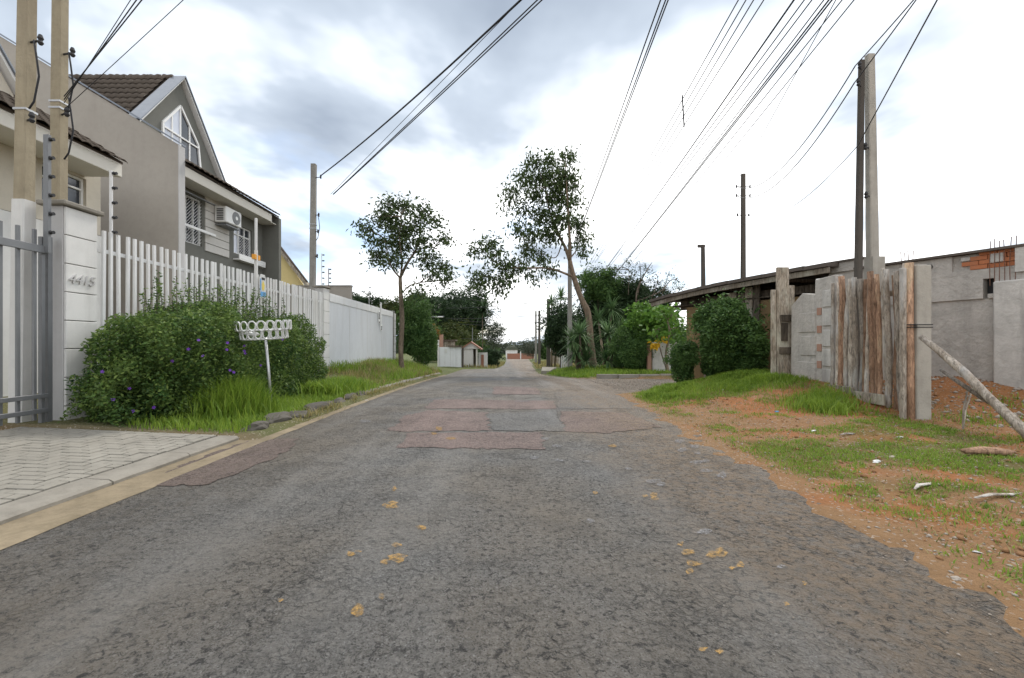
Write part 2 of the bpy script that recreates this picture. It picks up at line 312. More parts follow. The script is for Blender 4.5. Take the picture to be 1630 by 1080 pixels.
# ------------------------------------------------------------------ terrain
def zr(y): y = np.asarray(y, float); k = 3.0; base = -.035*k*np.log1p(np.exp((np.minimum(y, 62)-11)/k)); return base-.018*np.clip(y-62, 0, 60)
_LY = [-30, 24, 28, 37, 38.5, 45, 70, 115, 130]; _LX = [-3.12, -3.12, -3.2, -3.4, -.7, -.35, .4, 1.0, 1.2]
_RY = [-30, 1, 2, 3, 6, 9, 11.4, 12.6, 14, 16, 19.2, 19.6, 22, 26, 33, 40, 70, 115, 130]; _RX = [1.9, 2.1, 2.35, 2.55, 2.72, 2.88, 3.1, 4.3, 5.6, 7.0, 7.6, 3.3, 2.6, 2.25, 2.63, 3.0, 4.9, 7.0, 7.4]
def LE(y): return np.interp(y, _LY, _LX)
def RE(y): return np.interp(y, _RY, _RX)
def H(x, y):
    x = np.asarray(x, float); y = np.asarray(y, float); z0 = zr(y); L = LE(y); Rr = RE(y)
    tl = L-x; tr = x-Rr
    vz = np.interp(y, [0, 6, 13, 16, 24, 32, 40, 120], [.15, .17, .18, .36, .22, -.35, -.85, -2.4])
    zl = z0+.07+(vz-z0-.07)*smooth01((tl-.3)/2.8)+.03*(fbm(x, y, 1.3)-.5)
    zl = np.where((y < 5.75), z0-.02, zl)                       # bed under the paved driveway
    vr = np.interp(y, [0, 12, 19, 27, 36, 60, 120], [.05, .05, -.12, -.2, -.75, -1.5, -2.5])
    zz = z0+.012+(vr-z0)*smooth01(tr/2.5)+.05*(fbm(x, y, .9, 3)-.5)*smooth01(tr/.8)+.05*(fbm(x, y, 3.1, 5)-.5)*smooth01((tr+.1)/.6)
    g = lambda cx, cy, sx, sy, a: a*np.exp(-((x-cx)/sx)**2-((y-cy)/sy)**2)
    zz = zz+(g(6.1, 10.3, 1.7, 1.9, .44)+g(8.6, 8.2, 1.6, 1.5, .55)+g(6.3, 8.6, .9, .9, .12)+g(7.3, 5.2, .5, .3, .1))*smooth01(tr/1.2)
    inside = z0-.06
    z = np.where(tl > 0, inside+(zl-inside)*smooth01((tl+.0)/.12), np.where(tr > -.45, inside+(zz-inside)*smooth01((tr+.45+.5*(fbm(x, y, 2.2, 9)-.5)+.45*(fbm(x, y, 6.5, 11)-.5))/.45), inside))
    return np.where(np.abs(x) > 60, np.minimum(z, z0), z)
def Hs(x, y): return float(H(x, y))
xs = np.concatenate([[-900, -500, -250, -120, -60, -35, -22, -16, -13, -11, -9.5, -8.5], np.arange(-7.5, -3.0, .22), np.arange(-3.0, 1.9, .5), np.arange(1.9, 8.6, .085), np.arange(8.7, 12.5, .2), [13, 14, 16, 19, 24, 35, 60, 120, 250, 500, 900]])
ys = np.concatenate([[-60, -20, -8, -4, -2, -1], np.arange(0, 13, .09), np.arange(13, 27, .25), np.arange(27, 60, 1.2), np.arange(60, 135, 4), [150, 180, 230, 300, 450, 700, 1200, 2200]])
XX, YY = np.meshgrid(xs, ys); ZZ = H(XX, YY)
nx, ny = len(xs), len(ys); idx = np.arange(nx*ny).reshape(ny, nx)
fc = np.stack([idx[:-1, :-1], idx[:-1, 1:], idx[1:, 1:], idx[1:, :-1]], -1).reshape(-1, 4)
gr = npmesh('ground', np.stack([XX, YY, ZZ], -1).reshape(-1, 3), fc, M['soil'], smooth=True); tag(gr, kind='structure')
ca = gr.data.color_attributes.new('soil', 'FLOAT_COLOR', 'POINT')
tr_ = XX-RE(YY); red = smooth01((tr_+.1+.9*smooth01((6-YY)/3)+2.6*(fbm(XX, YY, 1.0, 4)-.5)-.2)/1.2)*smooth01((13.2-YY)/1.5)*(.2+.8*smooth01((fbm(XX, YY, 1.5, 8)-.38)/.2))
red = np.maximum(red, np.exp(-((XX-8.2)/2.1)**2-((YY-7.4)/2.4)**2)); tan = np.where(tr_ > -1, 1.0, .25)*np.where(YY > 19.5, .3, 1)
tan = np.where(XX < -3, .35*smooth01((fbm(XX, YY, .8, 2)-.3)/.3), tan)
gm = np.where(XX < -3, .55, 0)*smooth01((YY-5.7)/.3)+np.where((tr_ > 0), .6*smooth01((fbm(XX, YY, .9, 6)-.44)/.14)*smooth01(tr_/.6), 0)
gm = np.where(YY > 20, .8, gm)*np.where((XX > 6.1) & (YY > 5.6) & (YY < 12), .15, 1)
ca.data.foreach_set('color', np.stack([np.clip(red, 0, 1), tan, np.clip(gm, 0, 1), np.ones_like(red)], -1).astype(np.float32).ravel())
# road sheet, its edge ragged
ry = np.concatenate([np.arange(-25, 0, 1.0), np.arange(0, 24, .2), np.arange(24, 45, .5), np.arange(45, 128, 3)])
v = []; 
for y in ry:
    j = .05*(float(fbm(0, y, 3))-.5)
    for k in range(9): 
        a = float(LE(y))+j; bb = float(RE(y))+.45; x = a+(bb-a)*k/8; v.append((x, y, float(zr(y))+.012*math.cos((x+.3)/3.2*1.4)-.004))
n = len(ry); f = np.array([(i*9+k, i*9+k+1, i*9+k+10, i*9+k+9) for i in range(n-1) for k in range(8)])
road = npmesh('road', np.array(v), f, M['asphalt'], smooth=True); tag(road, kind='structure')
def rz(x, y): return float(zr(y))+.012*math.cos((x+.3)/3.2*1.4)-.004
def sheet(name, poly_px, mat, lift, parent, rag=.03, n=14):
    if name == 'asphalt_patch': rag = .05
    """flat ragged sheet lying on the road, its outline surveyed on the ground"""
    pts = []
    for px, py in poly_px:
        D = 10.0
        for _ in range(30): D = (EYE-float(zr(D)))*F/(py-HY)
        pts.append((PX(px, D), D))
    out = []
    for i in range(len(pts)):
        a, b_ = pts[i], pts[(i+1) % len(pts)]; m_ = max(2, int(math.dist(a, b_)/.09))
        for k in range(m_): out.append((a[0]+(b_[0]-a[0])*k/m_+rnd(-rag, rag), a[1]+(b_[1]-a[1])*k/m_+rnd(-rag, rag)))
    import bmesh
    bm = bmesh.new(); vs = [bm.verts.new((x, y, 0)) for x, y in out]; fa = bm.faces.new(vs)
    bmesh.ops.triangulate(bm, faces=[fa])
    for _ in range(2):
        bmesh.ops.subdivide_edges(bm, edges=[e for e in bm.edges if e.calc_length() > .5], cuts=1, use_grid_fill=False)
        bmesh.ops.triangulate(bm, faces=bm.faces)
    for q in bm.verts: q.co.z = rz(q.co.x, q.co.y)+lift
    for fa in bm.faces:
        fa.smooth = True
        if fa.normal.z < 0: fa.normal_flip()
    bmesh.ops.recalc_face_normals(bm, faces=bm.faces)
    me = bpy.data.meshes.new(name); bm.to_mesh(me); bm.free(); me.materials.append(mat)
    if me.polygons and sum(p.normal.z for p in me.polygons) < 0: me.flip_normals()
    return link(name, me, parent)
sheet('asphalt_patch', [(243, 772), (300, 735), (395, 703), (478, 698), (452, 722), (385, 755), (320, 775)], M['patch'], .006, road, .015)
c8 = lambda pts: [(500+x/2.717, 570+y/2.717) for x, y in pts]
sheet('asphalt_patch', c8([(318, 318), (400, 252), (500, 228), (745, 240), (760, 318), (410, 322)]), M['patch'], .006, road, .02)
sheet('asphalt_patch', c8([(365, 392), (415, 328), (985, 326), (995, 400)]), M['patch'], .006, road, .015)
sheet('asphalt_patch', c8([(480, 222), (520, 180), (1035, 188), (1048, 224)]), M['patch'], .006, road, .02)
sheet('asphalt_patch', c8([(1085, 320), (1060, 232), (1350, 238), (1495, 300), (1280, 328)]), M['patch'], .006, road, .02)
sheet('asphalt_patch', c8([(770, 160), (780, 125), (960, 130), (985, 160)]), M['patch'], .006, road, .03)
sheet('asphalt_patch', c8([(765, 318), (752, 244), (1050, 234), (1080, 320)]), M['patch_dark'], .0065, road, .015)
sheet('asphalt_patch', c8([(1055, 222), (1040, 150), (1300, 140), (1390, 222)]), M['patch_dark'], .006, road, .02)
def blob(cx, cy, rx, ry):
    k = random.randint(7, 10); return [(cx+rx*1.3*math.cos(i/k*6.283)*rnd(.5, 1.15), cy+ry*1.35*math.sin(i/k*6.283)*rnd(.5, 1.15)) for i in range(k)]
for cx, cy, rx, ry_ in [(622, 807, 12, 5), (628, 781, 4, 3), (670, 844, 8, 3), (630, 893, 17, 6), (612, 899, 7, 4), (632, 872, 7, 3), (558, 886, 6, 4), (572, 882, 5, 2), (570, 978, 9, 8), (607, 955, 4, 4), (447, 960, 4, 3), (1084, 870, 5, 3), (1095, 882, 13, 4), (1132, 886, 9, 5), (1147, 883, 9, 6), (1104, 902, 14, 5), (1098, 914, 6, 4), (1179, 903, 5, 4), (1166, 907, 4, 3), (1281, 933, 4, 3), (1252, 966, 5, 3), (1120, 1040, 7, 3), (1146, 1042, 5, 4), (1040, 790, 5, 3), (1027, 792, 4, 2), (1043, 796, 6, 3), (947, 788, 4, 2), (976, 712, 6, 2), (699, 684, 6, 3), (718, 700, 7, 2), (690, 692, 5, 2)]:
    sheet('mud_stain', blob(cx, cy, rx, ry_), M['orange_mud'], .009, road, .004)
for cx, cy, rx, ry_ in [(1082, 703, 7, 3), (1105, 712, 7, 3), (1086, 717, 7, 3), (1110, 722, 5, 2), (1107, 737, 9, 3), (1122, 735, 6, 2), (1125, 751, 10, 3), (1150, 758, 9, 4), (868, 700, 6, 2), (885, 712, 8, 2), (850, 731, 8, 2), (890, 735, 7, 2), (935, 737, 6, 2), (1000, 748, 5, 2), (1040, 768, 10, 3), (1052, 773, 6, 3), (760, 605, 14, 1.5), (815, 602, 6, 1.2), (690, 637, 10, 1), (830, 640, 14, 1), (580, 672, 8, 2), (940, 832, 8, 5), (1120, 850, 12, 4), (1245, 905, 8, 3)]:
    sheet('pale_stain', blob(cx, cy, rx, ry_), M['pale_stain'], .008, road, .006)
# gutter and kerb
def strip(name, y0, y1, prof, mat, dy=.25, jit=0, parent=None, z=None):
    ysx = np.arange(y0, y1+1e-6, dy); m_ = MB(); k = len(prof)
    vs = [(x+rnd(-jit, jit), y, float(zr(y))+h) for y in ysx for x, h in prof]
    m_.add(vs, [(i*k+q, i*k+q+1, (i+1)*k+q+1, (i+1)*k+q) for i in range(len(ysx)-1) for q in range(k-1)])
    return m_.build(name, mat, parent)
gut = strip('gutter', -2, 23.9, [(-3.06, .004), (-3.14, .014), (-3.3, .004), (-3.5, .006)], M['gutter'], .25, .012); tag(gut, kind='structure')
kerb = empty('kerb', (-3.5, 6, 0)); tag(kerb, kind='structure')
def kpiece(y0, y1, x0, x1, h0, h1, mat, jit=.006):
    z = lambda y: float(zr(y)); j = lambda: rnd(-jit, jit); m_ = MB()
    vs = []
    for i in range(5):
        y = y0+(y1-y0)*i/4
        vs += [(x1+j(), y, z(y)-.06), (x1+j(), y, z(y)+h0*.6), (x1-.03+j(), y, z(y)+h0+j()*.6), (x0, y, z(y)+h1+j()*.5), (x0, y, z(y)-.06)]
    fs = [(i*5+q, i*5+q+1, i*5+q+6, i*5+q+5) for i in range(4) for q in range(4)]+[(0, 1, 2, 3, 4), (20, 24, 23, 22, 21)]
    m_.add(vs, fs); o = m_.build('kerb_stone', mat); o.parent = kerb; o.matrix_parent_inverse = Matrix.Translation((3.5, -6, 0)); return o
y = -2.0
while y < 5.5:
    L_ = min(rnd(.9, 1.1), 5.72-y); kpiece(y+.008, y+L_-.008, -3.72, -3.47, .055, .065, M['concrete']); y += L_
y = 10.9
while y < 23.5: L_ = rnd(.9, 1.05); kpiece(y+.01, y+L_-.01, -3.62, -3.46, .11, .12, M['concrete'], .01); y += L_
def rock(name, c, r, mat, parent=None, sub=3):
    import bmesh
    bm = bmesh.new(); bmesh.ops.create_icosphere(bm, subdivisions=sub, radius=1); o1, o2 = rnd(0, 50), rnd(0, 50)
    for q in bm.verts:
        k = 1+.75*(float(vnoise(q.co.x*1.5+o1, q.co.y*1.5+q.co.z*1.3+o2))-.5)+rnd(-.035, .035)
        q.co = Vector((q.co.x*r[0]*k, q.co.y*r[1]*k, q.co.z*r[2]*k))
    me = bpy.data.meshes.new(name); bm.to_mesh(me); bm.free(); me.materials.append(mat)
    o = link(name, me, None); o.location = c; o.rotation_euler = (rnd(-.2, .2), rnd(-.2, .2), rnd(-.4, .4))
    if parent: o.parent = parent; o.matrix_parent_inverse = Matrix.Translation(-parent.location)
    return o
y = 5.95
while y < 10.7:
    l = rnd(.14, .42); rock('rough_stone', (-3.5+rnd(-.05, .05), y+l, float(zr(y))+.05), (rnd(.12, .19), l, rnd(.09, .15)), M['rock'], kerb); y += 1.8*l+rnd(.0, .2)
# paved driveway: herringbone blocks, each a piece
def pz(x, y): return .062+(-3.72-x)*.042
pav = MB().add([(-3.72, -3, -.018), (-6.36, -3, .093), (-6.36, 5.74, .093), (-3.72, 5.74, -.018)], [(0, 1, 2, 3)]).build('driveway_pavement', M['paver_sand']); tag(pav, kind='structure')
pav.location.z = .05
Wp = .107
def paver_mesh(l, w):
    import bmesh
    m_ = MB().box(-l/2, l/2, -w/2, w/2, -.05, 0); me = m_.mesh('paver', M['paver']); bm = bmesh.new(); bm.from_mesh(me)
    bmesh.ops.bevel(bm, geom=[e for e in bm.edges if all(q.co.z > -.01 for q in e.verts)], offset=.004, segments=1, affect='EDGES'); bm.to_mesh(me); bm.free(); return me
pmH, pmV, pmS = paver_mesh(2*Wp-.014, Wp-.014), paver_mesh(Wp-.014, 2*Wp-.014), paver_mesh(Wp-.014, Wp-.014); rest = MB()
for i in range(-1, 27):
    for j in range(-26, 58):
        s_ = (i-j) % 4
        if s_ == 0: cx, cy, me, hw = i+1, j+.5, pmH, (1, .5)
        elif s_ == 2: cx, cy, me, hw = i+.5, j, pmV, (.5, 1)
        else: continue
        x = -3.735-cx*Wp; y = cy*Wp
        if i == -1:
            if s_ != 0: continue
            x -= Wp/2; me, hw = pmS, (.5, .5)
        if s_ == 0 and x-hw[0]*Wp < -6.33 <= x: x += Wp/2; me, hw = pmS, (.5, .5)
        if s_ == 2 and y+hw[1]*Wp > 5.73 > y: y -= Wp/2; me, hw = pmS, (.5, .5)
        if x-hw[0]*Wp < -6.34 or x+hw[0]*Wp > -3.72 or y+hw[1]*Wp > 5.73: continue
        z = pz(x, y)+rnd(-.004, .004); px = CX+F*x/max(y, .1)
        if y > 1 and px > -30 and px < 1650:
            o = link('paver', me, pav); o.location = (x, y, z-.05); o.rotation_euler = (rnd(-.012, .012), .042+rnd(-.012, .012), rnd(-.01, .01))
        else: rest.box(x-hw[0]*Wp+.005, x+hw[0]*Wp-.005, y-hw[1]*Wp+.005, y+hw[1]*Wp-.005, z-.1, z-.05)
o = rest.build('paver_field', M['paver'], pav); tag(o, kind='stuff')
# concrete ramp and kerb by the bay
o = MB().prism([(2.25, 25.2), (2.75, 25.0), (3.6, 29), (2.7, 29.5)], 'z', -.75, -.30).build('concrete_ramp', M['concrete']); tag(o, kind='structure')
bk = empty('bay_kerb', (6, 19.5, -.2)); tag(bk, kind='structure')
for i in range(6): o = MB().box(-.46, .46, -.09, .09, -.2, .09).build('kerb_stone', M['concrete'], bk, bevel=.015); o.location = (-.9+i*.95-.4, rnd(-.02, .02), rnd(-.02, .02))
# ------------------------------------------------------------------ boundary on the left: pillars, gate, fence
FX = -6.2
def pillar(y0, label, number=False):
    r = empty('gate_pillar', (FX, y0, .15)); tag(r, label, 'pillar')
    MB().box(-.3, -.022, 0, .5, -.1, 3.06).build('core', M['pillar_grey'], r, bevel=.006)
    for k in range(8):
        z1 = 3.05-k*.405; z0 = max(-.05, z1-.393)
        if z1 > 0: MB().box(-.021, .014, .012, .488, z0, z1).build('facing_panel', M['white_stucco'], r, bevel=.006)
    MB().box(-.35, .07, -.06, .56, 3.062, 3.13).build('cap', M['concrete'], r, bevel=.015)
    return r
def text_mesh(txt, size, ext, mat, name):
    cu = bpy.data.curves.new(name, 'FONT'); cu.body = txt; cu.size = size; cu.extrude = ext; cu.shear = .25; cu.align_x = 'CENTER'; cu.align_y = 'CENTER'
    o = bpy.data.objects.new(name, cu); COL.objects.link(o); dg = bpy.context.evaluated_depsgraph_get()
    me = bpy.data.meshes.new_from_object(o.evaluated_get(dg)); bpy.data.objects.remove(o); me.materials.clear(); me.materials.append(mat); return me
p1 = pillar(6.13, 'white panelled gate pillar numbered 4415 beside the purple-flowered hedge')
o = link('house_number', text_mesh('4415', .2, .012, M['pillar_grey'], 'house_number'), p1); o.rotation_euler = (R(90), 0, R(90)); o.location = (.024, .23, 2.03)
p2 = pillar(15.0, 'white panelled pillar between the picket fence and the white sheet gate')
p3 = empty('gate_pillar', (FX, 24.45, 0)); tag(p3, 'dark grey pillar with pale blocks at the end of the sheet gate', 'pillar')
MB().box(-.35, -.02, 0, .62, -.3, 3.15).build('core', M['darkgrey'], p3, bevel=.01)
for k in range(7): MB().box(-.019, .03, .3, .6, 3.0-k*.44-.42, 3.0-k*.44).build('facing_panel', M['white_stucco'], p3)
# grey bar gate of the first house
g0 = empty('bar_gate', (FX-.12, 3.2, .12)); tag(g0, 'grey steel bar gate beside the numbered pillar', 'gate')
bar = MB().box(-.016, .016, -.018, .018, .1, 2.68).mesh('bar', M['galv'])
for k in range(14):
    o = link('bar', bar, g0); o.location = (0, .05+k*.2, 0)
for z, w in ((2.42, .05), (.42, .03), (.22, .03)): MB().box(.026, .06, -.2, 2.78, z-w, z+w).build('rail', M['galv'], g0, bevel=.004)
MB().box(-.03, .03, 2.8, 2.86, .02, 2.62).build('stile', M['galv'], g0); MB().box(-.025, .025, 2.72, 2.765, .02, 2.6).build('stile', M['galv'], g0)
MB().box(.03, .07, 2.05, 2.17, 1.55, 1.72).build('lock_plate', M['steel'], g0)
MB().box(-.2, .06, -.2, 2.9, -.12, .0).build('threshold', M['gutter'], g0)
# white picket fence
fe = empty('picket_fence', (FX, 6.64, .15)); tag(fe, 'tall white steel picket fence behind the hedge', 'fence')
pk = MB().box(-.018, .018, -.022, .022, .12, 2.86).mesh('picket', M['white_paint'])
for k in range(56):
    o = link('picket', pk, fe); o.location = (rnd(-.004, .004), .07+k*.148, rnd(-.012, .012)+.0)
    o.rotation_euler = (rnd(-.007, .007), rnd(-.006, .006), rnd(-.08, .08))
for z in (2.55, .42): MB().box(-.062, -.024, 0, 8.34, z-.03, z+.03).build('rail', M['white_paint'], fe)
MB().box(-.05, -.01, 4.0, 4.12, .1, 2.6).build('post', M['white_paint'], fe)
MB().box(-.12, .1, 0, 8.34, -.2, .1).build('plinth', M['concrete'], fe, bevel=.01)
# white sheet gate
sg_ = empty('sheet_gate', (FX, 15.52, .35)); tag(sg_, 'long white sheet-metal gate behind the young tree', 'gate')
pb = 0
for k, w in enumerate((2.0, 2.3, 2.3, 2.25)):
    m_ = MB(); n_ = int(w/.09)
    for q in range(n_):
        a = pb+w*q/n_; m_.add([(0, a, 0), (0, a+.06, 0), (.012, a+.068, 0), (.012, a+w/n_-.008, 0), (0, a+w/n_, 0), (0, a, 2.45), (0, a+.06, 2.45), (.012, a+.068, 2.45), (.012, a+w/n_-.008, 2.45), (0, a+w/n_, 2.45)], [(i, i+1, i+6, i+5) for i in range(4)])
    m_.build('sheet_panel', M['white_sheet'], sg_); MB().box(-.03, .018, pb+w-.016, pb+w+.016, 0, 2.42).build('seam_post', M['white_paint'], sg_); pb += w+.012
MB().box(-.05, .03, 0, 8.9, 2.42, 2.72).build('top_band', M['white_paint'], sg_, bevel=.01); MB().box(-.045, .025, 0, 8.9, -.06, .04).build('bottom_rail', M['white_paint'], sg_)
MB().box(-.15, .12, 0, 8.9, -.6, -.062).build('plinth', M['concrete'], sg_)
MB().box(.031, .06, 6.3, 6.5, 1.9, 3.0).build('sign_board', M['white_paint'], sg_)
for y0, z0, z1 in ((5.95, 2.15, 2.55), (5.97, 1.97, 2.1), (6.33, 1.62, 1.87)):
    MB().box(.032, .05, y0, y0+.3, z0-.03, z1+.03).build('notice', M['white_trim'], sg_); m_ = MB()
    for k in range(int((z1-z0)/.07)): m_.box(.0505, .056, y0+.03+rnd(0, .06), y0+.27-rnd(0, .06), z0+k*.07, z0+k*.07+.05)
    m_.build('print', M['black'], sg_)
# electric-fence rods
def rod(x, y, z0, z1, label, mat, n=5, w=.02):
    r = empty('electric_fence_post', (x, y, z0)); tag(r, label, 'post', 'electric fence posts on the front boundary')
    MB().box(-w, w, -w*.6, w*.6, -.1, z1-z0).build('rod', mat, r)
    for k in range(n):
        z = (z1-z0)*(.12+.84*k/(n-1)); MB().tube([(.02, 0, z), (.05, 0, z), (.06, 0, z), (.09, 0, z)], [.014, .03, .018, .024], 8).build('insulator', M['black'], r)
    return r
rod(FX-.05, 6.92, 2.9, 4.02, 'slim white electric fence rod rising from pickets before taupe wall', M['white_paint'])
rod(FX-.05, 5.95, 2.6, 4.12, 'broad galvanised electric fence bracket beside the numbered pillar', M['galv'], 6, .035)
rod(FX-.1, 15.1, 3.2, 4.4, 'electric fence rod on pillar before the sheet gate', M['white_paint'], 6, .012)
rod(FX-.02, 15.5, 3.2, 3.95, 'shorter electric fence rod on pillar with rusty tip', M['rust'], 5, .012)
rod(FX-.05, 20.3, 2.9, 3.95, 'electric fence rod above notices on sheet gate', M['steel'], 5, .014)
r = empty('warning_sign_post', (FX+.03, 10.85, .2)); tag(r, 'white post with orange insulators and blue warning sign on pickets', 'sign post')
MB().box(-.03, .03, -.03, .03, 1.5, 3.4).build('post', M['white_paint'], r)
MB().box(-.02, .02, -.03, .03, 3.4, 4.2).build('upper_rod', M['white_paint'], r)
MB().box(-.04, .04, -.12, -.035, 3.16, 3.28).build('insulator_block', M['orange_plastic'], r); MB().box(-.04, .04, .035, .12, 3.16, 3.28).build('insulator_block', M['orange_plastic'], r)
sb = MB().prism([(.05, 2.22), (.33, 2.22), (.33, 2.72), (.27, 2.82), (.11, 2.82), (.05, 2.72)], 'x', .05, .07).build('sign_plate', M['white_plastic'], r)
MB().box(.071, .075, .07, .31, 2.25, 2.38).build('blue_band', M['blue_plastic'], sb); MB().box(.071, .075, .06, .1, 2.4, 2.7).build('blue_edge', M['blue_plastic'], sb)
MB().prism([(.15, 2.42), (.23, 2.42), (.26, 2.55), (.19, 2.66), (.13, 2.56)], 'x', .071, .076).build('emblem', M['yellow_plastic'], sb); MB().box(.071, .075, .13, .27, 2.68, 2.74).build('letter_line', M['black'], sb)
# ------------------------------------------------------------------ houses on the left
def tile_mesh():
    m_ = MB(); n_ = 6; w, l = .23, .40   # barrel tile; local x across, y up the slope
    vs = []
    for yy, dz in ((0, .035), (l, .0)):
        for i in range(n_+1):
            a = i/n_; vs.append(((a-.5)*w*1.06, yy, dz+.045*math.sin(a*math.pi)))
        for i in range(n_+1):
            a = i/n_; vs.append(((a-.5)*w*1.06, yy, dz-.014+.04*math.sin(a*math.pi)))
    k = n_+1; fs = [(i, i+1, 2*k+i+1, 2*k+i) for i in range(n_)]+[(i, k+i, k+i+1, i+1) for i in range(n_)]
    m_.add(vs, fs); return m_.mesh('roof_tile', M['tile'], True)
TILE = tile_mesh()
def tiles(parent, origin, across, up, ncol, nrow, rows_obj=99, cols=None):
    """lay tiles on a plane: origin at eave, unit vectors across / up the slope"""
    across = Vector(across).normalized(); up = Vector(up).normalized(); nrm = across.cross(up).normalized()
    if nrm.z < 0: across = -across; origin = Vector(origin)-across*ncol*.23; nrm = -nrm
    rot = Matrix((across, up, nrm)).transposed().to_4x4(); joined = MB(); tv = [v_.co.copy() for v_ in TILE.vertices]; tf = [tuple(p.vertices) for p in TILE.polygons]
    for r_ in range(nrow):
        for c_ in range(ncol):
            mt = Matrix.Translation(Vector(origin)+across*(c_+.5)*.23+up*(r_*.34+rnd(-.008, .008))+nrm*rnd(0, .008)) @ rot
            if r_ < rows_obj: o = link('roof_tile', TILE, parent); o.matrix_local = mt
            else: joined.add([mt @ q for q in tv], tf)
    if joined.v: o = joined.build('tile_field', M['tile'], parent, True); tag(o, kind='stuff')
def window(parent, x, y0, y1, z0, z1, cols, rows, glass='glass', fr=.05, name='window'):
    """window in a wall facing +x at plane x"""
    w = MB()
    w.box(x-.04, x+.03, y0, y1, z0, z0+fr); w.box(x-.04, x+.03, y0, y1, z1-fr, z1); w.box(x-.039, x+.031, y0, y0+fr, z0+fr, z1-fr); w.box(x-.039, x+.031, y1-fr, y1, z0+fr, z1-fr)
    for c_ in cols: w.box(x-.035, x+.025, y0+(y1-y0)*c_-.022, y0+(y1-y0)*c_+.022, z0+fr, z1-fr)
    for r_ in rows: w.box(x-.036, x+.027, y0+fr, y1-fr, z0+(z1-z0)*r_-.022, z0+(z1-z0)*r_+.022)
    o = w.build(name, M['white_trim'], parent, bevel=.005)
    cc = [0]+list(cols)+[1]
    for i in range(len(cc)-1):
        MB().box(x-.03, x-.022, y0+(y1-y0)*cc[i]+.021, y0+(y1-y0)*cc[i+1]-.021, z0+fr*.9, z1-fr*.9).build('pane', M[glass if not isinstance(glass, (list, tuple)) else glass[i]], o)
    return o
def wall_holes(name, mat, parent, x0, x1, y0, y1, z0, z1, holes):
    """wall slab facing x with rectangular openings (ya,yb,za,zb), sorted by y"""
    m_ = MB(); c_ = y0
    for ya, yb, za, zb in sorted(holes):
        m_.box(x0, x1, c_, ya, z0, z1); m_.box(x0, x1, ya, yb, z0, za); m_.box(x0, x1, ya, yb, zb, z1); c_ = yb
    m_.box(x0, x1, c_, y1, z0, z1); return m_.build(name, mat, parent)
def grille(parent, x, y0, y1, z0, z1, step=.11):
    m_ = MB(); h = z1-z0; w = y1-y0; s = -h
    while s < w:
        a0 = max(0, -s); a1 = min(h, w-s)
        if a1 > a0+.02: m_.beam((x, y0+s+a0, z0+a0), (x, y0+s+a1, z0+a1), .012, .012)
        s += step
    return m_.build('grille', M['white_paint'], parent)
def dormer(parent, x, yc, hw, zb, zp, wallmat, xback, with_tiles):
    MB().prism([(yc-hw, zb-.6), (yc-hw, zb), (yc, zp), (yc+hw, zb), (yc+hw, zb-.6)], 'x', x-.18, x).build('dormer_wall', wallmat, parent)
    sl = Vector((0, hw, zp-zb)); ln = sl.length; d1 = sl.normalized()
    for sgn in (-1, 1):
        oh = (.2 if sgn > 0 else -.12) if with_tiles else 0; a = Vector((0, yc+sgn*(hw+oh), zb-oh*(zp-zb)/hw)); bq = Vector((0, yc, zp)); nrm = Vector((0, sgn*(zp-zb), hw)).normalized()
        pl = [a+nrm*.07, bq+Vector((0, 0, .09)), bq+Vector((0, 0, .16)), a+nrm*.13]
        MB().prism([(q.y, q.z) for q in pl], 'x', x-.3, x+.14).build('barge_board', M['white_trim'], parent)
        pl = [a+nrm*.132, bq+Vector((0, 0, .163)), bq+Vector((0, 0, .205)), a+nrm*.165]
        MB().prism([(q.y, q.z) for q in pl], 'x', x-.3, x+.19).build('flashing_strip', M['flash'], parent)
        pl = [a, bq, bq+Vector((0, 0, .1)), a+nrm*.08]
        MB().prism([(q.y, q.z) for q in pl], 'x', xback, x-.3).build('dormer_roof', M['tile'], parent)
    if with_tiles:
        a = Vector((x-.3, yc-hw, zb))+Vector((0, -(zp-zb), hw)).normalized()*.1
        tiles(parent, (xback, a.y, a.z+.02), (1, 0, 0), (0, hw, zp-zb), int((x-.3-xback)/.23), int(ln/.34)+1)
    m_ = MB(); n_ = int((x-.2-xback)/.4)
    for k in range(n_): xx = x-.25-k*.4; m_.tube([(xx, yc, zp+.15), (xx-.42, yc, zp+.12)], [.1, .085], 8)
    m_.build('ridge_tiles', M['tile'], parent, True)
# house 2: grey house with dormer
h2 = empty('grey_house', (-9.5, 12.7, .15)); tag(h2, 'dark grey two-storey house with taupe side wall, dormer and air conditioner', 'house')
h2.location = (0, 0, 0)
MB().prism([(-9.5, 0), (-9.5, 7.1), (-16, 11.05), (-16, 0)], 'y', 12.7, 12.9).build('side_wall', M['taupe'], h2)
MB().prism([(-9.46, 7.125), (-9.46, 7.17), (-16, 11.13), (-16, 11.08)], 'y', 12.66, 12.94).build('wall_flashing', M['flash'], h2)
MB().box(-9.499, -9.47, 12.69, 12.93, .1, 7.08).build('downpipe', M['pillar_grey'], h2)
MB().prism([(-9.5, 0), (-9.5, 6.6), (-16, 10.5), (-16, 0)], 'y', 18.4, 18.6).build('side_wall', M['darkgrey'], h2)
wins = [(13.35, 14.72, 4.55, 6.1), (16.45, 17.65, 4.72, 5.85)]
wall_holes('wall', M['darkgrey'], h2, -10.4, -10.2, 12.9, 18.4, 0, 6.75, wins)
MB().box(-14, -10.45, 12.95, 18.3, .2, .3).build('floor_slab', M['concrete'], h2)
MB().box(-10.9, -10.86, 12.95, 18.35, 3.5, 6.7).build('inner_wall', M['taupe'], h2)
w1 = window(h2, -10.3, 13.35, 14.72, 4.55, 6.1, (.27, .52, .77), (), ('pale_glass', 'pale_glass', 'glass', 'glass')); grille(w1, -10.22, 13.75, 14.7, 4.6, 6.05)
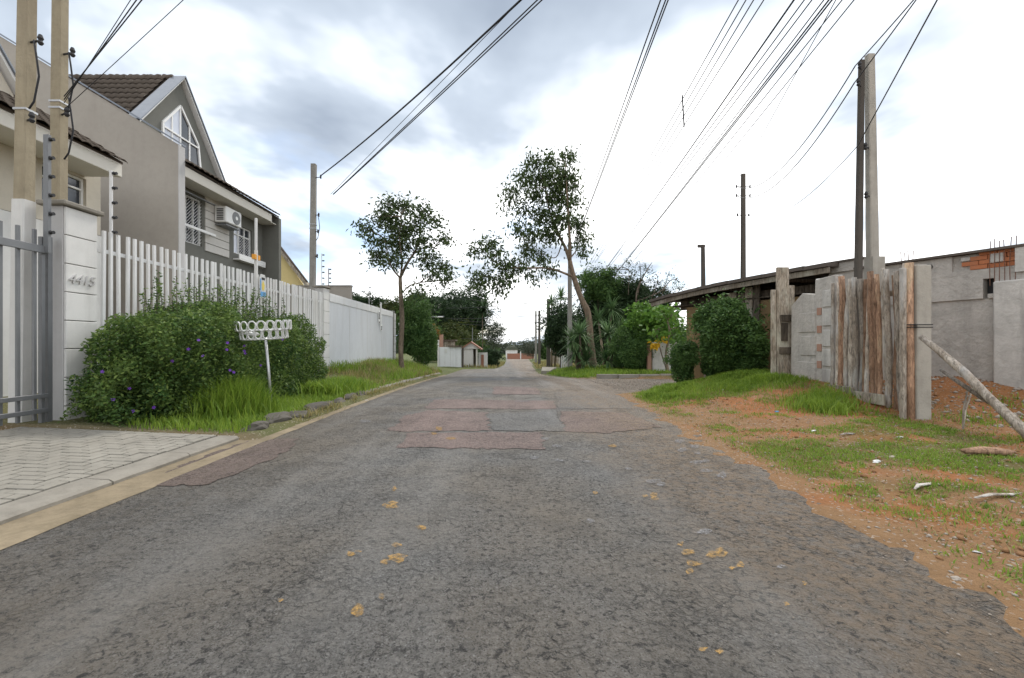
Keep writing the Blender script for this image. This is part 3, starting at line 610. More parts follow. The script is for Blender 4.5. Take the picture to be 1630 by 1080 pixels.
MB().box(-10.02, -9.98, 13.0, 15.1, 4.98, 5.06).build('balcony_rail', M['white_trim'], h2)
m_ = MB()
for k in range(3): m_.box(-10.2, -9.985, 13.2+k*.85, 13.24+k*.85, 4.985, 5.04)
m_.build('rail_bracket', M['white_trim'], h2)
m_ = MB()
for k in range(18): m_.beam((-10.18, 13.35+k*.08, 6.18), (-9.95, 13.35+k*.08, 6.06), .012, .03)
m_.build('awning_slats', M['galv'], h2); MB().box(-9.96, -9.93, 13.3, 15.0, 6.03, 6.07).build('awning_rail', M['galv'], h2)
for k in range(7): MB().box(-10.199, -10.16, 14.83, 16.12, 4.45+k*.28, 4.45+k*.28+.262).build('wall_panel', M['panel'], h2, bevel=.006)
w2 = window(h2, -10.3, 16.45, 17.65, 4.72, 5.85, (.34, .67), (.68,), ('pale_glass', 'glass', 'glass')); grille(w2, -10.24, 16.9, 17.6, 4.78, 5.45)
MB().box(-10.198, -9.95, 16.4, 18.2, 4.45, 4.5).build('flower_box', M['white_trim'], h2); MB().box(-9.98, -9.951, 16.4, 18.2, 4.505, 4.68).build('flower_box_front', M['white_trim'], h2)
ac = MB().box(-10.15, -9.72, 15.25, 16.15, 5.55, 6.12).build('air_conditioner', M['white_trim'], h2, bevel=.03)
MB().tube([(-9.719, 15.82, 5.83), (-9.70, 15.82, 5.83)], [.23, .22], 20).build('fan_grille', M['galv'], ac)
MB().tube([(-9.699, 15.82, 5.83), (-9.69, 15.82, 5.83)], [.07, .06], 12).build('fan_hub', M['white_trim'], ac)
m_ = MB()
for k in range(7): m_.box(-10.05, -9.82, 15.235, 15.249, 5.63+k*.06, 5.66+k*.06)
m_.build('louvre', M['black'], ac); MB().box(-10.158, -9.75, 15.3, 16.1, 5.46, 5.5).build('bracket', M['galv'], ac)
MB().box(-9.60, -9.5, 12.905, 17.85, 6.27, 6.58).build('fascia', M['trim'], h2, bevel=.01); MB().box(-10.195, -9.605, 12.905, 18.39, 6.30, 6.33).build('soffit', M['trim'], h2)
RO = empty('roof', (0, 0, 0)); RO.parent = h2
MB().prism([(-9.48, 6.60), (-9.48, 6.66), (-16, 10.57), (-16, 10.5)], 'y', 12.905, 18.395).build('roof_deck', M['tile'], RO)
tiles(RO, (-9.36, 12.92, 6.62), (0, 1, 0), (-1, 0, .6), 23, 12, 5)
dormer(h2, -11, 14.8, 1.95, 7.6, 10.2, M['darkgrey'], -14.9, True)
fr = MB(); wp = [(14.0, 7.6), (14.0, 8.42), (14.77, 9.36), (15.62, 8.42), (15.74, 7.6)]
for i in range(5):
    a, b_ = wp[i], wp[(i+1) % 5]; fr.beam((-10.985, *a), (-10.985, *b_), .07, .08, (1, 0, 0))
for yy, zt in ((14.4, 8.9), (14.77, 9.36), (15.2, 8.9)): fr.beam((-10.99, yy, 7.6), (-10.99, yy, zt), .05, .05, (1, 0, 0))
fr.beam((-10.97, 14.0, 8.3), (-10.97, 15.65, 8.3), .05, .05, (1, 0, 0))
dw = fr.build('dormer_window', M['white_trim'], h2)
MB().prism([(14.0, 7.6), (14.0, 8.42), (14.77, 9.36), (14.77, 7.6)], 'x', -10.998, -10.994).build('pane', M['pale_glass'], dw)  # left pane coloured pale to paint the reflected sky
MB().prism([(14.77, 7.6), (14.77, 9.36), (15.62, 8.42), (15.74, 7.6)], 'x', -10.998, -10.994).build('pane', M['glass'], dw)
# house 1: cream house
h1 = empty('cream_house', (0, 0, 0)); tag(h1, 'cream house with tiled eave behind the two roadside poles', 'house')
w_ = (9.6, 10.62, 4.42, 5.28)
wall_holes('upper_wall', M['cream'], h1, -10.4, -10.2, 3.0, 11.0, 4.0, 5.72, [w_])
MB().box(-10.4, -10.17, 3.0, 11.0, 0, 3.98).build('lower_wall', M['white_stucco'], h1)
MB().box(-14.5, -10.41, 10.8, 11.0, 0, 5.7).build('end_wall', M['taupe'], h1)
window(h1, -10.3, 9.6, 10.62, 4.42, 5.28, (.5,), (.68,)); MB().box(-10.9, -10.87, 9.0, 10.7, 4.1, 5.6).build('inner_wall', M['plank_dark'], h1)
MB().box(-9.42, -9.3, 2, 10.6, 5.32, 5.62).build('fascia', M['trim'], h1, bevel=.01); MB().box(-10.19, -9.425, 2, 10.6, 5.34, 5.38).build('soffit', M['trim'], h1)
MB().box(-10.4, -9.425, 10.57, 10.6, 5.385, 5.6).build('end_fascia', M['trim'], h1)
MB().prism([(-9.3, 5.64), (-9.3, 5.7), (-13.5, 8.22), (-13.5, 8.1)], 'y', 2, 10.62).build('roof_deck', M['tile'], h1)
RO = empty('roof', (0, 0, 0)); RO.parent = h1
tiles(RO, (-9.18, 6.0, 5.64), (0, 1, 0), (-1, 0, .6), 20, 13, 6)
dormer(h1, -11, 7.9, 1.85, 6.85, 9.5, M['cream'], -11.5, False)
# wall between the lots, yellow house
o = MB().box(-9.48, -6.52, 18.62, 18.8, 0, 3.72).box(-9.48, -6.5, 18.6, 18.82, 3.721, 3.78).build('lot_wall', M['taupe']); tag(o, 'plain taupe wall between the grey house and the pillar', 'wall')
yh = empty('yellow_house', (-13, 26, 0)); tag(yh, 'yellow boarded house gable with tiled verge beyond the grey house', 'house')
gp = lambda px, py: ((px-CX)/F*26+13, EYE+(HY-py)/F*26)
a, b_ = gp(443, 392), gp(492, 456)
MB().prism([(-3, -.3), (-3, 6), (a[0], a[1]-.15), (b_[0]-.25, b_[1]-.1), (b_[0]-.25, -.3)], 'y', 0, .2).build('wall', M['yellow_wall'], yh)
for k in range(18): MB().box(-.3+k*.16, -.29+k*.16+.012, -.02, -.001, 0, 4.3).build('batten', M['trim'], yh)
m_ = MB(); d = Vector((b_[0]-a[0], 0, b_[1]-a[1])); L_ = d.length; d.normalize()
m_.beam((a[0]-.7*d.x*2, -.1, a[1]-1.4*d.z), (b_[0], -.1, b_[1]), .5, .16)
m_.build('roof', M['plank'], yh)
for k in range(9): q = Vector((b_[0], -.2, b_[1]))-d*(.1+k*.33)+Vector((0, 0, .14)); MB().tube([q, q-d*.36+Vector((0, 0, .03))], [.1, .08], 8).build('verge_tile', M['tile'], yh)
# ------------------------------------------------------------------ poles
def tapered(m_, x, y, z0, z1, w0, d0, w1, d1, lx=0, ly=0):
    n_ = 6; pts = []
    for i in range(n_+1):
        t_ = i/n_; w = w0+(w1-w0)*t_; d = d0+(d1-d0)*t_; cx = x+lx*t_; cy = y+ly*t_; z = z0+(z1-z0)*t_; c = .18
        pts += [(cx+a*w/2, cy+b_*d/2, z) for a, b_ in ((-1, -1+c), (-1+c, -1), (1-c, -1), (1, -1+c), (1, 1-c), (1-c, 1), (-1+c, 1), (-1, 1-c))]
    m_.add(pts, [(i*8+k, i*8+(k+1) % 8, (i+1)*8+(k+1) % 8, (i+1)*8+k) for i in range(n_) for k in range(8)]+[tuple(range(8))[::-1], tuple(n_*8+k for k in range(8))])
    return m_
def upole(x, y, z0, h, w0, w1, mat, label, lx=0, ly=0, d=1.0, clamps=(), ins=(), name='utility_pole', group=None):
    r = empty(name, (x, y, z0)); tag(r, label, 'utility pole', group)
    tapered(MB(), 0, 0, -.3, h, w0, w0*d, w1, w1*d, lx, ly).build('shaft', mat, r)
    for zc_ in clamps:
        t_ = zc_/h; w = (w0+(w1-w0)*t_)/2+.008; cx, cy = lx*t_, ly*t_
        MB().box(cx-w, cx+w, cy-w*d, cy+w*d, zc_-.014, zc_+.014).build('clamp', M['steel'], r)
    for dx, dy, zc_ in ins:
        t_ = zc_/h; cx, cy = lx*t_, ly*t_; a = Vector((cx, cy, zc_)); e = a+Vector((dx, dy, 0))
        o = MB().tube([a, e], .014, 6).build('bracket', M['black'], r)
        MB().tube([e+Vector((0, 0, -.06)), e+Vector((0, 0, -.03)), e+Vector((0, 0, 0)), e+Vector((0, 0, .03)), e+Vector((0, 0, .08))], [.02, .036, .02, .036, .02], 8).build('insulator', M['black'], o)
    return r
pA = upole(PX(33, 6.05), 6.05, .15, 8.6, .18, .14, M['pole'], 'tan concrete pole with painted foot behind the bar gate', .13, 0, .95, (4.35,), ((.25, -.05, 5.3), (.2, -.1, 4.2)))
tapered(MB(), 0, 0, -.28, 3.1, .197, .187, .183, .175, .045, 0).build('painted_foot', M['white_stucco'], pA)
pB = upole(PX(90, 6.75), 6.75, .15, 9.0, .175, .14, M['pole'], 'tan concrete pole rising behind the numbered pillar', .08, 0, .95, (4.75, 4.85), ((.25, -.05, 5.6), (.22, -.1, 4.65)))
pC = upole(PX(496, 15.8), 15.8, .15, 7.65, .2, .17, M['pole_grey'], 'weathered square pole behind pillar of the sheet gate', .08, 0, 1, (5.3, 5.45), ((.3, -.1, 7.15), (.2, 0, 5.8), (.18, 0, 5.2), (.16, 0, 4.3)))
pD = upole(PX(1392, 9.0), 9.0, .3, 6.95, .215, .14, M['post_concrete'], 'pale concrete pole behind the log fence, beside a thinner dark one', -.1, 0, .8, (), ((-.2, -.1, 5.0), (-.2, -.1, 4.0)))
MB().box(-.125, .125, -.11, .11, -.3, 2.75).build('collar', M['post_concrete'], pD)
pE = upole(PX(1363, 8.95), 8.95, .3, 6.8, .125, .085, M['pole_dark'], 'thin dark timber pole standing close beside the pale concrete pole', .11, 0, 1, (), ((-.16, -.15, 6.6), (-.18, -.15, 6.25)))
pF = upole(PX(1183, 19), 19, -.2, 8.9, .19, .15, M['pole_dark'], 'tall pole with four insulators behind the old shed roof', 0, 0, 1, (), ((.3, 0, 8.35), (-.3, 0, 8.35), (.3, 0, 7.95), (-.3, 0, 7.95), (.25, 0, 7.1), (-.25, 0, 7.1)))
pG = upole(PX(1121, 19), 19, -.2, 5.8, .2, .13, M['pole_dark'], 'short dark pole with bent tip behind the shed eave', -.06, 0)
MB().box(-.28, .02, -.05, .05, 5.68, 5.8).build('tip', M['pole_dark'], pG)
pH = upole(PX(907, 27), 27, -.3, 7.9, .3, .2, M['pole_grey'], 'pale concrete pole standing among spiky leaves beside the tall tree', 0, 0, 1, (6.2, 7.2), ((-.35, 0, 7.4), (-.35, 0, 6.9)))
upole(PX(873, 40), 40, -1.1, 6.5, .35, .28, M['pole_dark'], 'dark pole emerging above the dark roadside tree', 0, 0, name='utility_pole')
upole(PX(858.5, 55), 55, -1.6, 7.1, .34, .26, M['pole_dark'], 'black pole between the lattice pole and the dark tree', 0, 0, 1, (), ((.5, 0, 6.9), (-.5, 0, 6.4)))
upole(PX(853, 70), 70, -2, 8.6, .36, .26, M['pole_grey'], 'slender far pole beside the end of the road', 0, 0, 1, (), ((.6, 0, 7.9), (-.6, 0, 7.9), (.6, 0, 7), (-.6, 0, 7)))
pN = upole(7.3, -3.2, 0, 9.2, .34, .24, M['pole_grey'], 'concrete pole beside the dirt verge carrying the overhead lines', 0, 0, 1, (7.5, 8.4), ((-.4, 0, 7.6), (-.4, 0, 8.2), (-.4, 0, 8.8)))
upole(PX(752, 46), 46, -1.2, 4.2, .09, .07, M['galv'], 'slim lamp post behind the gatehouse', 0, 0, name='lamp_post')
sk = empty('street_lamp', P(697, 505, 42)); tag(sk, 'small white lamp arm among leaves above the grey gate', 'street lamp')
MB().tube([(-1.2, 0, -.1), (-.3, 0, .05), (.6, 0, .05)], .05, 6).build('arm', M['galv'], sk); MB().box(-.3, .5, -.12, .12, -.05, .06).build('head', M['white_plastic'], sk, bevel=.03)
# ------------------------------------------------------------------ overhead lines
def wire(a, b_, sag, r, label, group, name='overhead_line', seg=28, mat='wire'):
    a = Vector(a); b_ = Vector(b_); pts = []
    for i in range(seg+1):
        t_ = i/seg; p = a.lerp(b_, t_); p.z -= sag*4*t_*(1-t_); pts.append(p)
    o = MB().tube(pts, r*1.25, 5).build(name, M[mat], None, True); tag(o, label, 'cable', group); return o
def thru(px0, py0, D0, px1, py1, D1, D2, D3, sag, r, label, group):
    """line through two surveyed points, extended to distances D2 (near) and D3 (far)"""
    a, b_ = P(px0, py0, D0), P(px1, py1, D1); f_ = lambda D: a+(b_-a)*((D-D0)/(D1-D0))
    wire(f_(D2), f_(D3), sag, r, label, group)
wire(pC.location+Vector((.38, -.1, 7.2)), (7.1, -.5, 8.0), .45, .016, 'thick twisted black cable crossing the street from square pole', None)
for px, r in ((822, .006), (848, .011), (855, .011)):
    thru(px, 0, 8.6, 545+(px-822)*.2, 290, 15.0, -3, 15.8, .1, r, 'thin cables running from the square pole across the street', 'cables from the square pole')
for px, pxe, D in ((1050, 928, 7.4), (1058, 931, 7.4), (1062, 932, 7.5)):
    thru(px, 0, D, pxe, 345, 20, -6, 25.0, .05, .010, 'dark cable running to the pole beside the tall tree', 'cables to the pole beside the tall tree')
A_ = P(1259, 0, 7.4); B_ = P(990, 390, 27)
thru(1259, 0, 7.4, 990, 390, 27, -5, 40, .1, .014, 'single heavy black line running to a small joint box', None)
for k, (a, b_) in enumerate(((1172, 1026), (1184, 1033), (1196, 1040), (1212, 1047))):
    thru(a, 0, 9.4, b_, 262, 18+k*.15, -6, 42, .1, .0105, 'upper thin conductors held apart by a spacer rod', 'upper conductors')
for k, (a, b_, yy) in enumerate(((1278, 1095, 250), (1290, 1102, 250), (1309, 1120, 250), (1317, 1124, 250), (1322, 1128, 248), (1338, 1135, 256), (1357, 1168, 235))):
    thru(a, 0, 8.2+.1*k, b_, yy, 15+.2*k, -6, 40, .05, .0105+.004*(k in (3, 4)), 'lower bundle of conductors above the dirt verge', 'lower conductor bundle')
thru(1326, 0, 8.0, 1193, 250, 14.5, -6, 19, .1, .007, 'crossing service line descending to the tall insulated pole', None)
o = MB().tube([P(1086, 152, 12.1), P(1089, 202, 12.1)], .02, 6).build('spacer_rod', M['wire']); tag(o, 'short vertical spacer rod hanging on the upper conductors', 'rod')
i1 = pE.location+Vector((-.14, -.15, 6.6)); i2 = pE.location+Vector((-.16, -.15, 6.25)); pf = pF.location
for a, pxn, zf in ((i1, 1448, 8.35), (i2, 1453, 7.95)):
    wire(a, P(pxn, 0, 6.9)+(P(pxn, 0, 6.9)-a)*3, .1, .009, 'line from the timber pole towards the near verge', 'lines from the timber pole')
    wire(a, pf+Vector((-.3, 0, zf)), .85, .010, 'drooping line from the timber pole to the insulated pole', 'lines to the insulated pole')
_a = pE.location+Vector((-.05, -.1, 5.0)); wire(_a, _a+(P(1492, 0, 5.5)-_a)*2.6, .0, .008, 'single line passing in front of the pale concrete pole', None)
wire(pE.location+Vector((-.05, -.1, 5.0)), pf+Vector((.25, 0, 7.1)), .6, .006, 'faint lower line sagging to the insulated pole', None)
q = pB.location
for k, (z, e) in enumerate(((4.9, P(222, 0, 5.6)), (4.85, P(214, 0, 5.7)), (4.8, P(205, 0, 5.8)), (4.7, P(287, 0, 6.0)))):
    a = q+Vector((.22, -.1, z)); wire(a, a+(e-a)*3.5, .05, .006 if k < 2 else .004, 'cables leaving the tan poles over the street', 'cables from the tan poles')
for pl, zz in ((pA, 5.3), (pB, 5.6), (pB, 4.9), (pC, 5.8)):
    a = pl.location+Vector((.25, -.06, zz)); m_ = MB()
    m_.tube([a, a+Vector((.05, -.02, -.2)), a+Vector((.07, 0, -.5)), a+Vector((.0, 0, -.85)), a+Vector((-.07, 0, -.95))], .012, 6); m_.build('hanging_cable', M['wire'], pl, True).matrix_parent_inverse = Matrix.Translation(-pl.location)
for k, (x0, y0, x1, y1) in enumerate(((770, 487, 880, 474), (770, 503, 873, 497), (780, 505, 858, 512), (785, 512, 853, 512), (795, 535, 853, 535), (780, 470, 873, 484))):
    wire(P(x0-60, y0+4, 50), P(x1+20, y1, 50+2*k), .3, .02, 'far lines crossing above the end of the road', 'far crossing lines', seg=10)
# ------------------------------------------------------------------ litter basket on a pole
lb = empty('litter_basket', (-4.13, 7.66, .12)); tag(lb, 'white oval litter basket of punched metal rings on a steel pole', 'litter basket')
MB().tube([(.05, 0, -.1), (.0, 0, .6), (-.06, 0, 1.24)], [.026, .024, .024], 10).build('pole', M['steel'], lb, True)
bk_ = empty('basket', (-.08, 0, 1.22)); bk_.parent = lb; bk_.rotation_euler = (R(4), R(-3), R(14))
def oval(t_, z, k=1): rr = 1+.4*z/.3; return Vector((.34*rr*math.cos(t_)*k, .19*rr*math.sin(t_)*k, z))
for row, zc_ in enumerate((.085, .235)):
    for i in range(19):
        t_ = (i+.5*row)/19*2*math.pi; rr_ = Vector(oval(t_, zc_)); tg = (oval(t_+.05, zc_)-oval(t_-.05, zc_)).normalized(); up_ = Vector((0, 0, 1)); dt = 2*math.pi/19; wd = (oval(t_+dt/2, zc_)-oval(t_-dt/2, zc_)).length/2
        pts = [rr_+tg*math.cos(a)*wd*.92+up_*math.sin(a)*.084 for a in [k/10*2*math.pi for k in range(11)]]
        MB().tube(pts, .0115, 5, False, .1).build('ring', M['white_plastic'], bk_, True)
for z in (0, .16): MB().tube([oval(k/36*2*math.pi, z) for k in range(37)], .011, 5, False).build('hoop', M['white_plastic'], bk_, True)
m_ = MB()
for k in range(7): x = -.3+k*.1; h = .19*math.sqrt(max(0, 1-(x/.34)**2)); m_.beam((x, -h, 0), (x, h, 0), .014, .01)
m_.beam((-.34, 0, -.006), (.34, 0, -.006), .03, .012); m_.build('base_grid', M['white_plastic'], bk_)
lt = rock('plastic_bag', (-4.42, 7.62, 1.42), (.12, .09, .05), M['white_plastic']); tag(lt, 'crumpled white plastic bag inside the litter basket', 'plastic bag')
# ------------------------------------------------------------------ unfinished house and log fence on the right
uh = empty('unfinished_house', (9.43, 6.5, 0), math.atan2(.9187, -.395)); tag(uh, 'unfinished rendered house with exposed bricks and old shed roof', 'house')
def ub(name, mat, s0, s1, y0, y1, z0, z1, bevel=0): return MB().box(s0, s1, y0, y1, z0, z1).build(name, mat, uh, bevel=bevel)
ub('lower_wall', M['plaster'], -1.5, 4.15, -.2, 0, -.2, 2.08); ub('upper_wall', M['plaster'], 1.98, 4.15, -.2, .045, 2.081, 2.92)
m_ = MB().box(-1.5, 1.5, -.2, .045, 2.081, 2.16).box(-1.5, 1.42, -.2, .045, 2.16, 2.44).box(1.56, 1.98, -.2, .045, 2.081, 2.62).box(-1.5, 1.56, -.2, .044, 2.44, 2.62).box(-1.5, 1.98, -.2, -.01, 2.62, 2.92); m_.build('upper_wall', M['plaster'], uh)
ub('niche_back', M['black'], 1.40, 1.58, -.22, -.13, 2.14, 2.46)  # the hole's shade is put into a black back
bm_ = MB().box(-.112, .112, -.03, .028, -.037, .037).mesh('brick', M['brick'])
for r_ in range(4):
    for c_ in range(14):
        s = -1.2+c_*.235+(r_ % 2)*.117
        if s > (1.8, 1.92, 1.8, 1.55)[r_]+rnd(-.05, .05): continue
        o = link('brick', bm_, uh); o.location = (s, .01+rnd(-.008, .004), 2.665+r_*.083); o.rotation_euler = (rnd(-.03, .03), rnd(-.02, .02), rnd(-.03, .03))
for k in range(0, 9, 2): ub('plaster_smear', M['plaster2'], 1.75-k*.2+rnd(-.05, .05), 1.86-k*.2+rnd(0, .08), .02, .046+rnd(0, .008), 2.64+rnd(0, .2), 2.68+rnd(.02, .22), .01)
ub('cap_sheet', M['sheet'], -1.6, 3.6, -.35, .12, 2.925, 2.97)
ub('column', M['plaster2'], .35, 1.385, .046, .2, -.2, 2.36, .02); ub('beam', M['plaster2'], .98, 1.15, .046, .1, 2.5, 2.92)
for k in range(6): s = 1.46-k*.062; MB().tube([(s, .075+rnd(0, .03), 2.3), (s+rnd(-.01, .01), .09, 2.7), (s+rnd(-.02, .02), .09, 3.08+rnd(0, .05))], .006, 5).build('rebar', M['rust'], uh)
for k in range(4): s = 2.75-k*.06; MB().tube([(s, .06, 2.9), (s+rnd(-.02, .02), .06, 3.1+rnd(0, .12))], .007, 5).build('rebar', M['rust'], uh)
MB().tube([(2.32, .03, 2.78), (2.32, .075, 2.78)], .06, 12).build('hole_disc', M['black'], uh)  # black disc paints the dark inside of a round hole
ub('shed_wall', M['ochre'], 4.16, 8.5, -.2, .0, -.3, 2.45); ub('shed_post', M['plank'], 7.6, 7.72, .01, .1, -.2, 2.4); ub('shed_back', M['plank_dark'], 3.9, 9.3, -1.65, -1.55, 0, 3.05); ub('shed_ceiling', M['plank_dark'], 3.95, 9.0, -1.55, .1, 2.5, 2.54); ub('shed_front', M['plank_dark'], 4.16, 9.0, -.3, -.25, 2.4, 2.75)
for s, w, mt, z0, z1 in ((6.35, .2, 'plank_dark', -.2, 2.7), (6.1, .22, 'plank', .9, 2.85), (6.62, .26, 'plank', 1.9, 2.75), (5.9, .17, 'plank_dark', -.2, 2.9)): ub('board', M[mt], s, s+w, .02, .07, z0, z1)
rf = empty('shed_roof', (0, 0, 0)); rf.parent = uh
def zroof(s): return 3.02-.03*max(0, s-4)-.016*max(0, s-6.5)**2
ss = np.arange(3.9, 9.65, .52)
for k in range(len(ss)-1):
    a, b_ = ss[k], ss[k+1]+.03; za, zb = zroof(a), zroof(b_); dz = rnd(-.012, .012); q = .004*(k % 2)
    MB().add([(a, .55, za+dz+q), (b_, .55, zb+dz+q), (b_, -1.7, zb+.1+q), (a, -1.7, za+.1+q), (a, .55, za+dz+.09+q), (b_, .55, zb+dz+.09+q), (b_, -1.7, zb+.19+q), (a, -1.7, za+.19+q)],
             [(0, 1, 2, 3), (7, 6, 5, 4), (0, 4, 5, 1), (1, 5, 6, 2), (2, 6, 7, 3), (3, 7, 4, 0)]).build('roof_sheet', M['sheet'], rf)
for s in (4.1, 5.4, 7, 8.8): MB().beam((s, .42, zroof(s)-.06), (s, -1.5, zroof(s)+.02), .07, .1).build('rafter', M['plank_dark'], rf)
m_ = MB(); pts = [(s, .46, zroof(s)-.075) for s in ss]
for a, b_ in zip(pts[:-1], pts[1:]): m_.beam(a, b_, .05, .13)
m_.build('eave_beam', M['plank'], rf)
ub('parapet_step', M['plaster'], 3.45, 4.1, -.2, .1, 2.921, 3.14); ub('parapet_cap', M['sheet'], 3.4, 4.15, -.25, .15, 3.141, 3.18)
# log fence
lf = empty('log_fence', (6.5, 6.9, .2)); tag(lf, 'rustic fence of upright split logs between the grey posts', 'fence')
y = 0.02; k = 0
while y < 1.62:
    r_ = rnd(.03, .052); ox = rnd(-.035, .035); top = 2.27+.07*math.sin(k*1.7)+rnd(-.05, .05)-.02*(y > .9); bot = -.25+.17*min(1, y/.6); pts = []; ph = rnd(0, 6)
    n_ = 9
    for i in range(n_+1):
        t_ = i/n_; pts.append((ox+rnd(-.012, .012)+.02*math.sin(ph+t_*3), y+r_+.018*math.sin(ph*2+t_*4)+rnd(-.006, .006), bot+(top-bot)*t_))
    MB().tube(pts, [r_*rnd(.85, 1.12) for _ in pts], 9, True, .1).build('log', M['log'] if random.random() < .5 else M['log_grey'], lf, True); y += 2*r_+rnd(.0, .022); k += 1
for y0, y1, dz in ((.35, .98, 0), (.99, 1.62, .06)): MB().box(-.13, -.09, y0, y1, .02+dz, .2+dz).build('base_board', M['plank'], lf, bevel=.006)
MB().beam((.15, 0, 1.9), (.15, 1.65, 1.95), .06, .09).build('rear_rail', M['plank'], lf)
fp = empty('fence_post', (6.42, 6.66, 0)); tag(fp, 'concrete post with bark slab and wire ties at the log fence', 'post')
MB().box(-.11, .11, -.07, .09, -.3, 2.46).build('post', M['post_concrete'], fp, bevel=.012)
MB().tube([(-.155, 0, -.15), (-.15, .01, .7), (-.165, 0, 1.5), (-.155, .02, 2.5)], [.055, .06, .052, .05], 8, True, .12).build('bark_slab', M['log'], fp, True)
for z in (1.5, 1.54): MB().box(-.222, .118, -.078, .098, z, z+.012).build('wire_tie', M['wire'], fp)
MB().box(-.28, -.222, -.02, .06, -.2, 2.42).build('side_board', M['log_grey'], fp, bevel=.01)
pr = empty('timber_prop', (6.3, 6.4, 1.3)); tag(pr, 'slanting bare log propped against the fence post', 'log')
MB().tube([(-.06, .06, .06), (-.03, -.2, -.17), (.01, -.47, -.44), (.04, -.75, -.75), (.07, -1.02, -1.02), (.1, -1.28, -1.32)], [.04, .046, .055, .05, .06, .055], 9, True, .1).build('log', M['log_grey'], pr, True)
MB().tube([(-.02, -.18, -.42), (.03, -.45, -.62), (.08, -.72, -.82)], [.02, .03, .028], 7, True, .1).build('branch', M['log_grey'], pr, True)
for dx in (0, .06): MB().tube([(.1+dx, -.45, -.62), (.06+dx*.5, -.42, -.95), (.03, -.44, -1.22)], .011, 5).build('twig', M['log_grey'], pr)
wp_ = empty('plank_post', (6.52, 10.0, .3)); tag(wp_, 'tall post of nailed grey planks with short crosspieces', 'post')
MB().box(-.2, .07, -.03, .03, -.3, 2.72).build('plank', M['plank'], wp_, bevel=.006); MB().box(.075, .21, -.02, .03, -.3, 2.3).build('plank', M['plank'], wp_, bevel=.006); MB().box(-.33, -.215, -.02, .02, -.3, 2.2).build('plank', M['plank'], wp_, bevel=.006)
for a in ((-.14, .25, 1.47, 1.62), (-.16, .26, .72, .88)): MB().box(a[0], a[1], -.075, -.032, a[2], a[3]).build('crosspiece', M['plank_dark'], wp_, bevel=.005)
MB().box(-.12, .02, -.07, -.032, 1.02, 1.44).build('short_plank', M['plank_dark'], wp_, bevel=.005)
bw = empty('block_wall', (6.62, 8.55, 0)); tag(bw, 'crumbling cement-smeared block wall beside the log fence', 'wall')
pr_ = [(0, 0), (0, 2.62), (.55, 2.6), (.56, 2.3), (.95, 2.36), (1.3, 2.12), (1.32, 0)]
MB().prism(pr_, 'x', -.06, .1).build('wall', M['plaster'], bw, bevel=.012)
for z in (.75, 1.1, 1.48, 1.85): MB().box(-.075, -.055, .36, .48, z, z+.15).build('brick', M['brick_dull'], bw)
for z in (.4, .8, 1.2, 1.62, 2.0): MB().box(-.082, -.056, .02+rnd(0, .03), .33, z, z+.34).build('block', M['plaster2'], bw, bevel=.01)
for z in (.45, 1.0, 1.5): MB().box(-.079, -.056, .52, .98+rnd(0, .1), z, z+.42).build('block', M['plaster'], bw, bevel=.012)
# ------------------------------------------------------------------ vegetation
def leaf_mesh(name, c, size, mat, parent, droop=.2, asp=.45, fold=.25):
    """c (N,3) leaf bases; folded diamond leaves facing random ways"""
    n_ = len(c); a = rng.uniform(0, 2*np.pi, n_); el = rng.normal(-droop, .55, n_); s = size*rng.uniform(.65, 1.3, n_)
    d = np.stack([np.cos(a)*np.cos(el), np.sin(a)*np.cos(el), np.sin(el)], -1); rv = rng.normal(size=(n_, 3)); sd = np.cross(d, rv); sd /= np.linalg.norm(sd, axis=1, keepdims=True)+1e-9; up = np.cross(sd, d)
    s_ = s[:, None]; mid = c+d*s_*.45
    v_ = np.stack([c, mid+sd*s_*asp*.5+up*s_*fold*.4, c+d*s_, mid-sd*s_*asp*.5+up*s_*fold*.4], 1).reshape(-1, 3); i = np.arange(n_)*4
    f_ = np.concatenate([np.stack([i, i+1, i+2], -1), np.stack([i, i+2, i+3], -1)])
    return npmesh(name, v_, f_, mat, parent)
def shell(sdf, lo, hi, n_, thick):
    out = []; got = 0
    lo = np.array(lo); hi = np.array(hi)
    while got < n_:
        p = lo+(hi-lo)*rng.random((80000, 3)); s = sdf(p); k = p[(s < 0) & (s > -thick*rng.random(len(p))**.6*1.0)]; out.append(k); got += len(k)
        if len(out) > 400: break
    return np.concatenate(out)[:n_]
def lumps(p, k, o): return (np.sin(p[:, 0]*k+o)*np.sin(p[:, 1]*k*1.13+o*2)+np.sin(p[:, 2]*k*1.2+o*3)*np.sin((p[:, 0]+p[:, 1])*k*.8+o))*.5
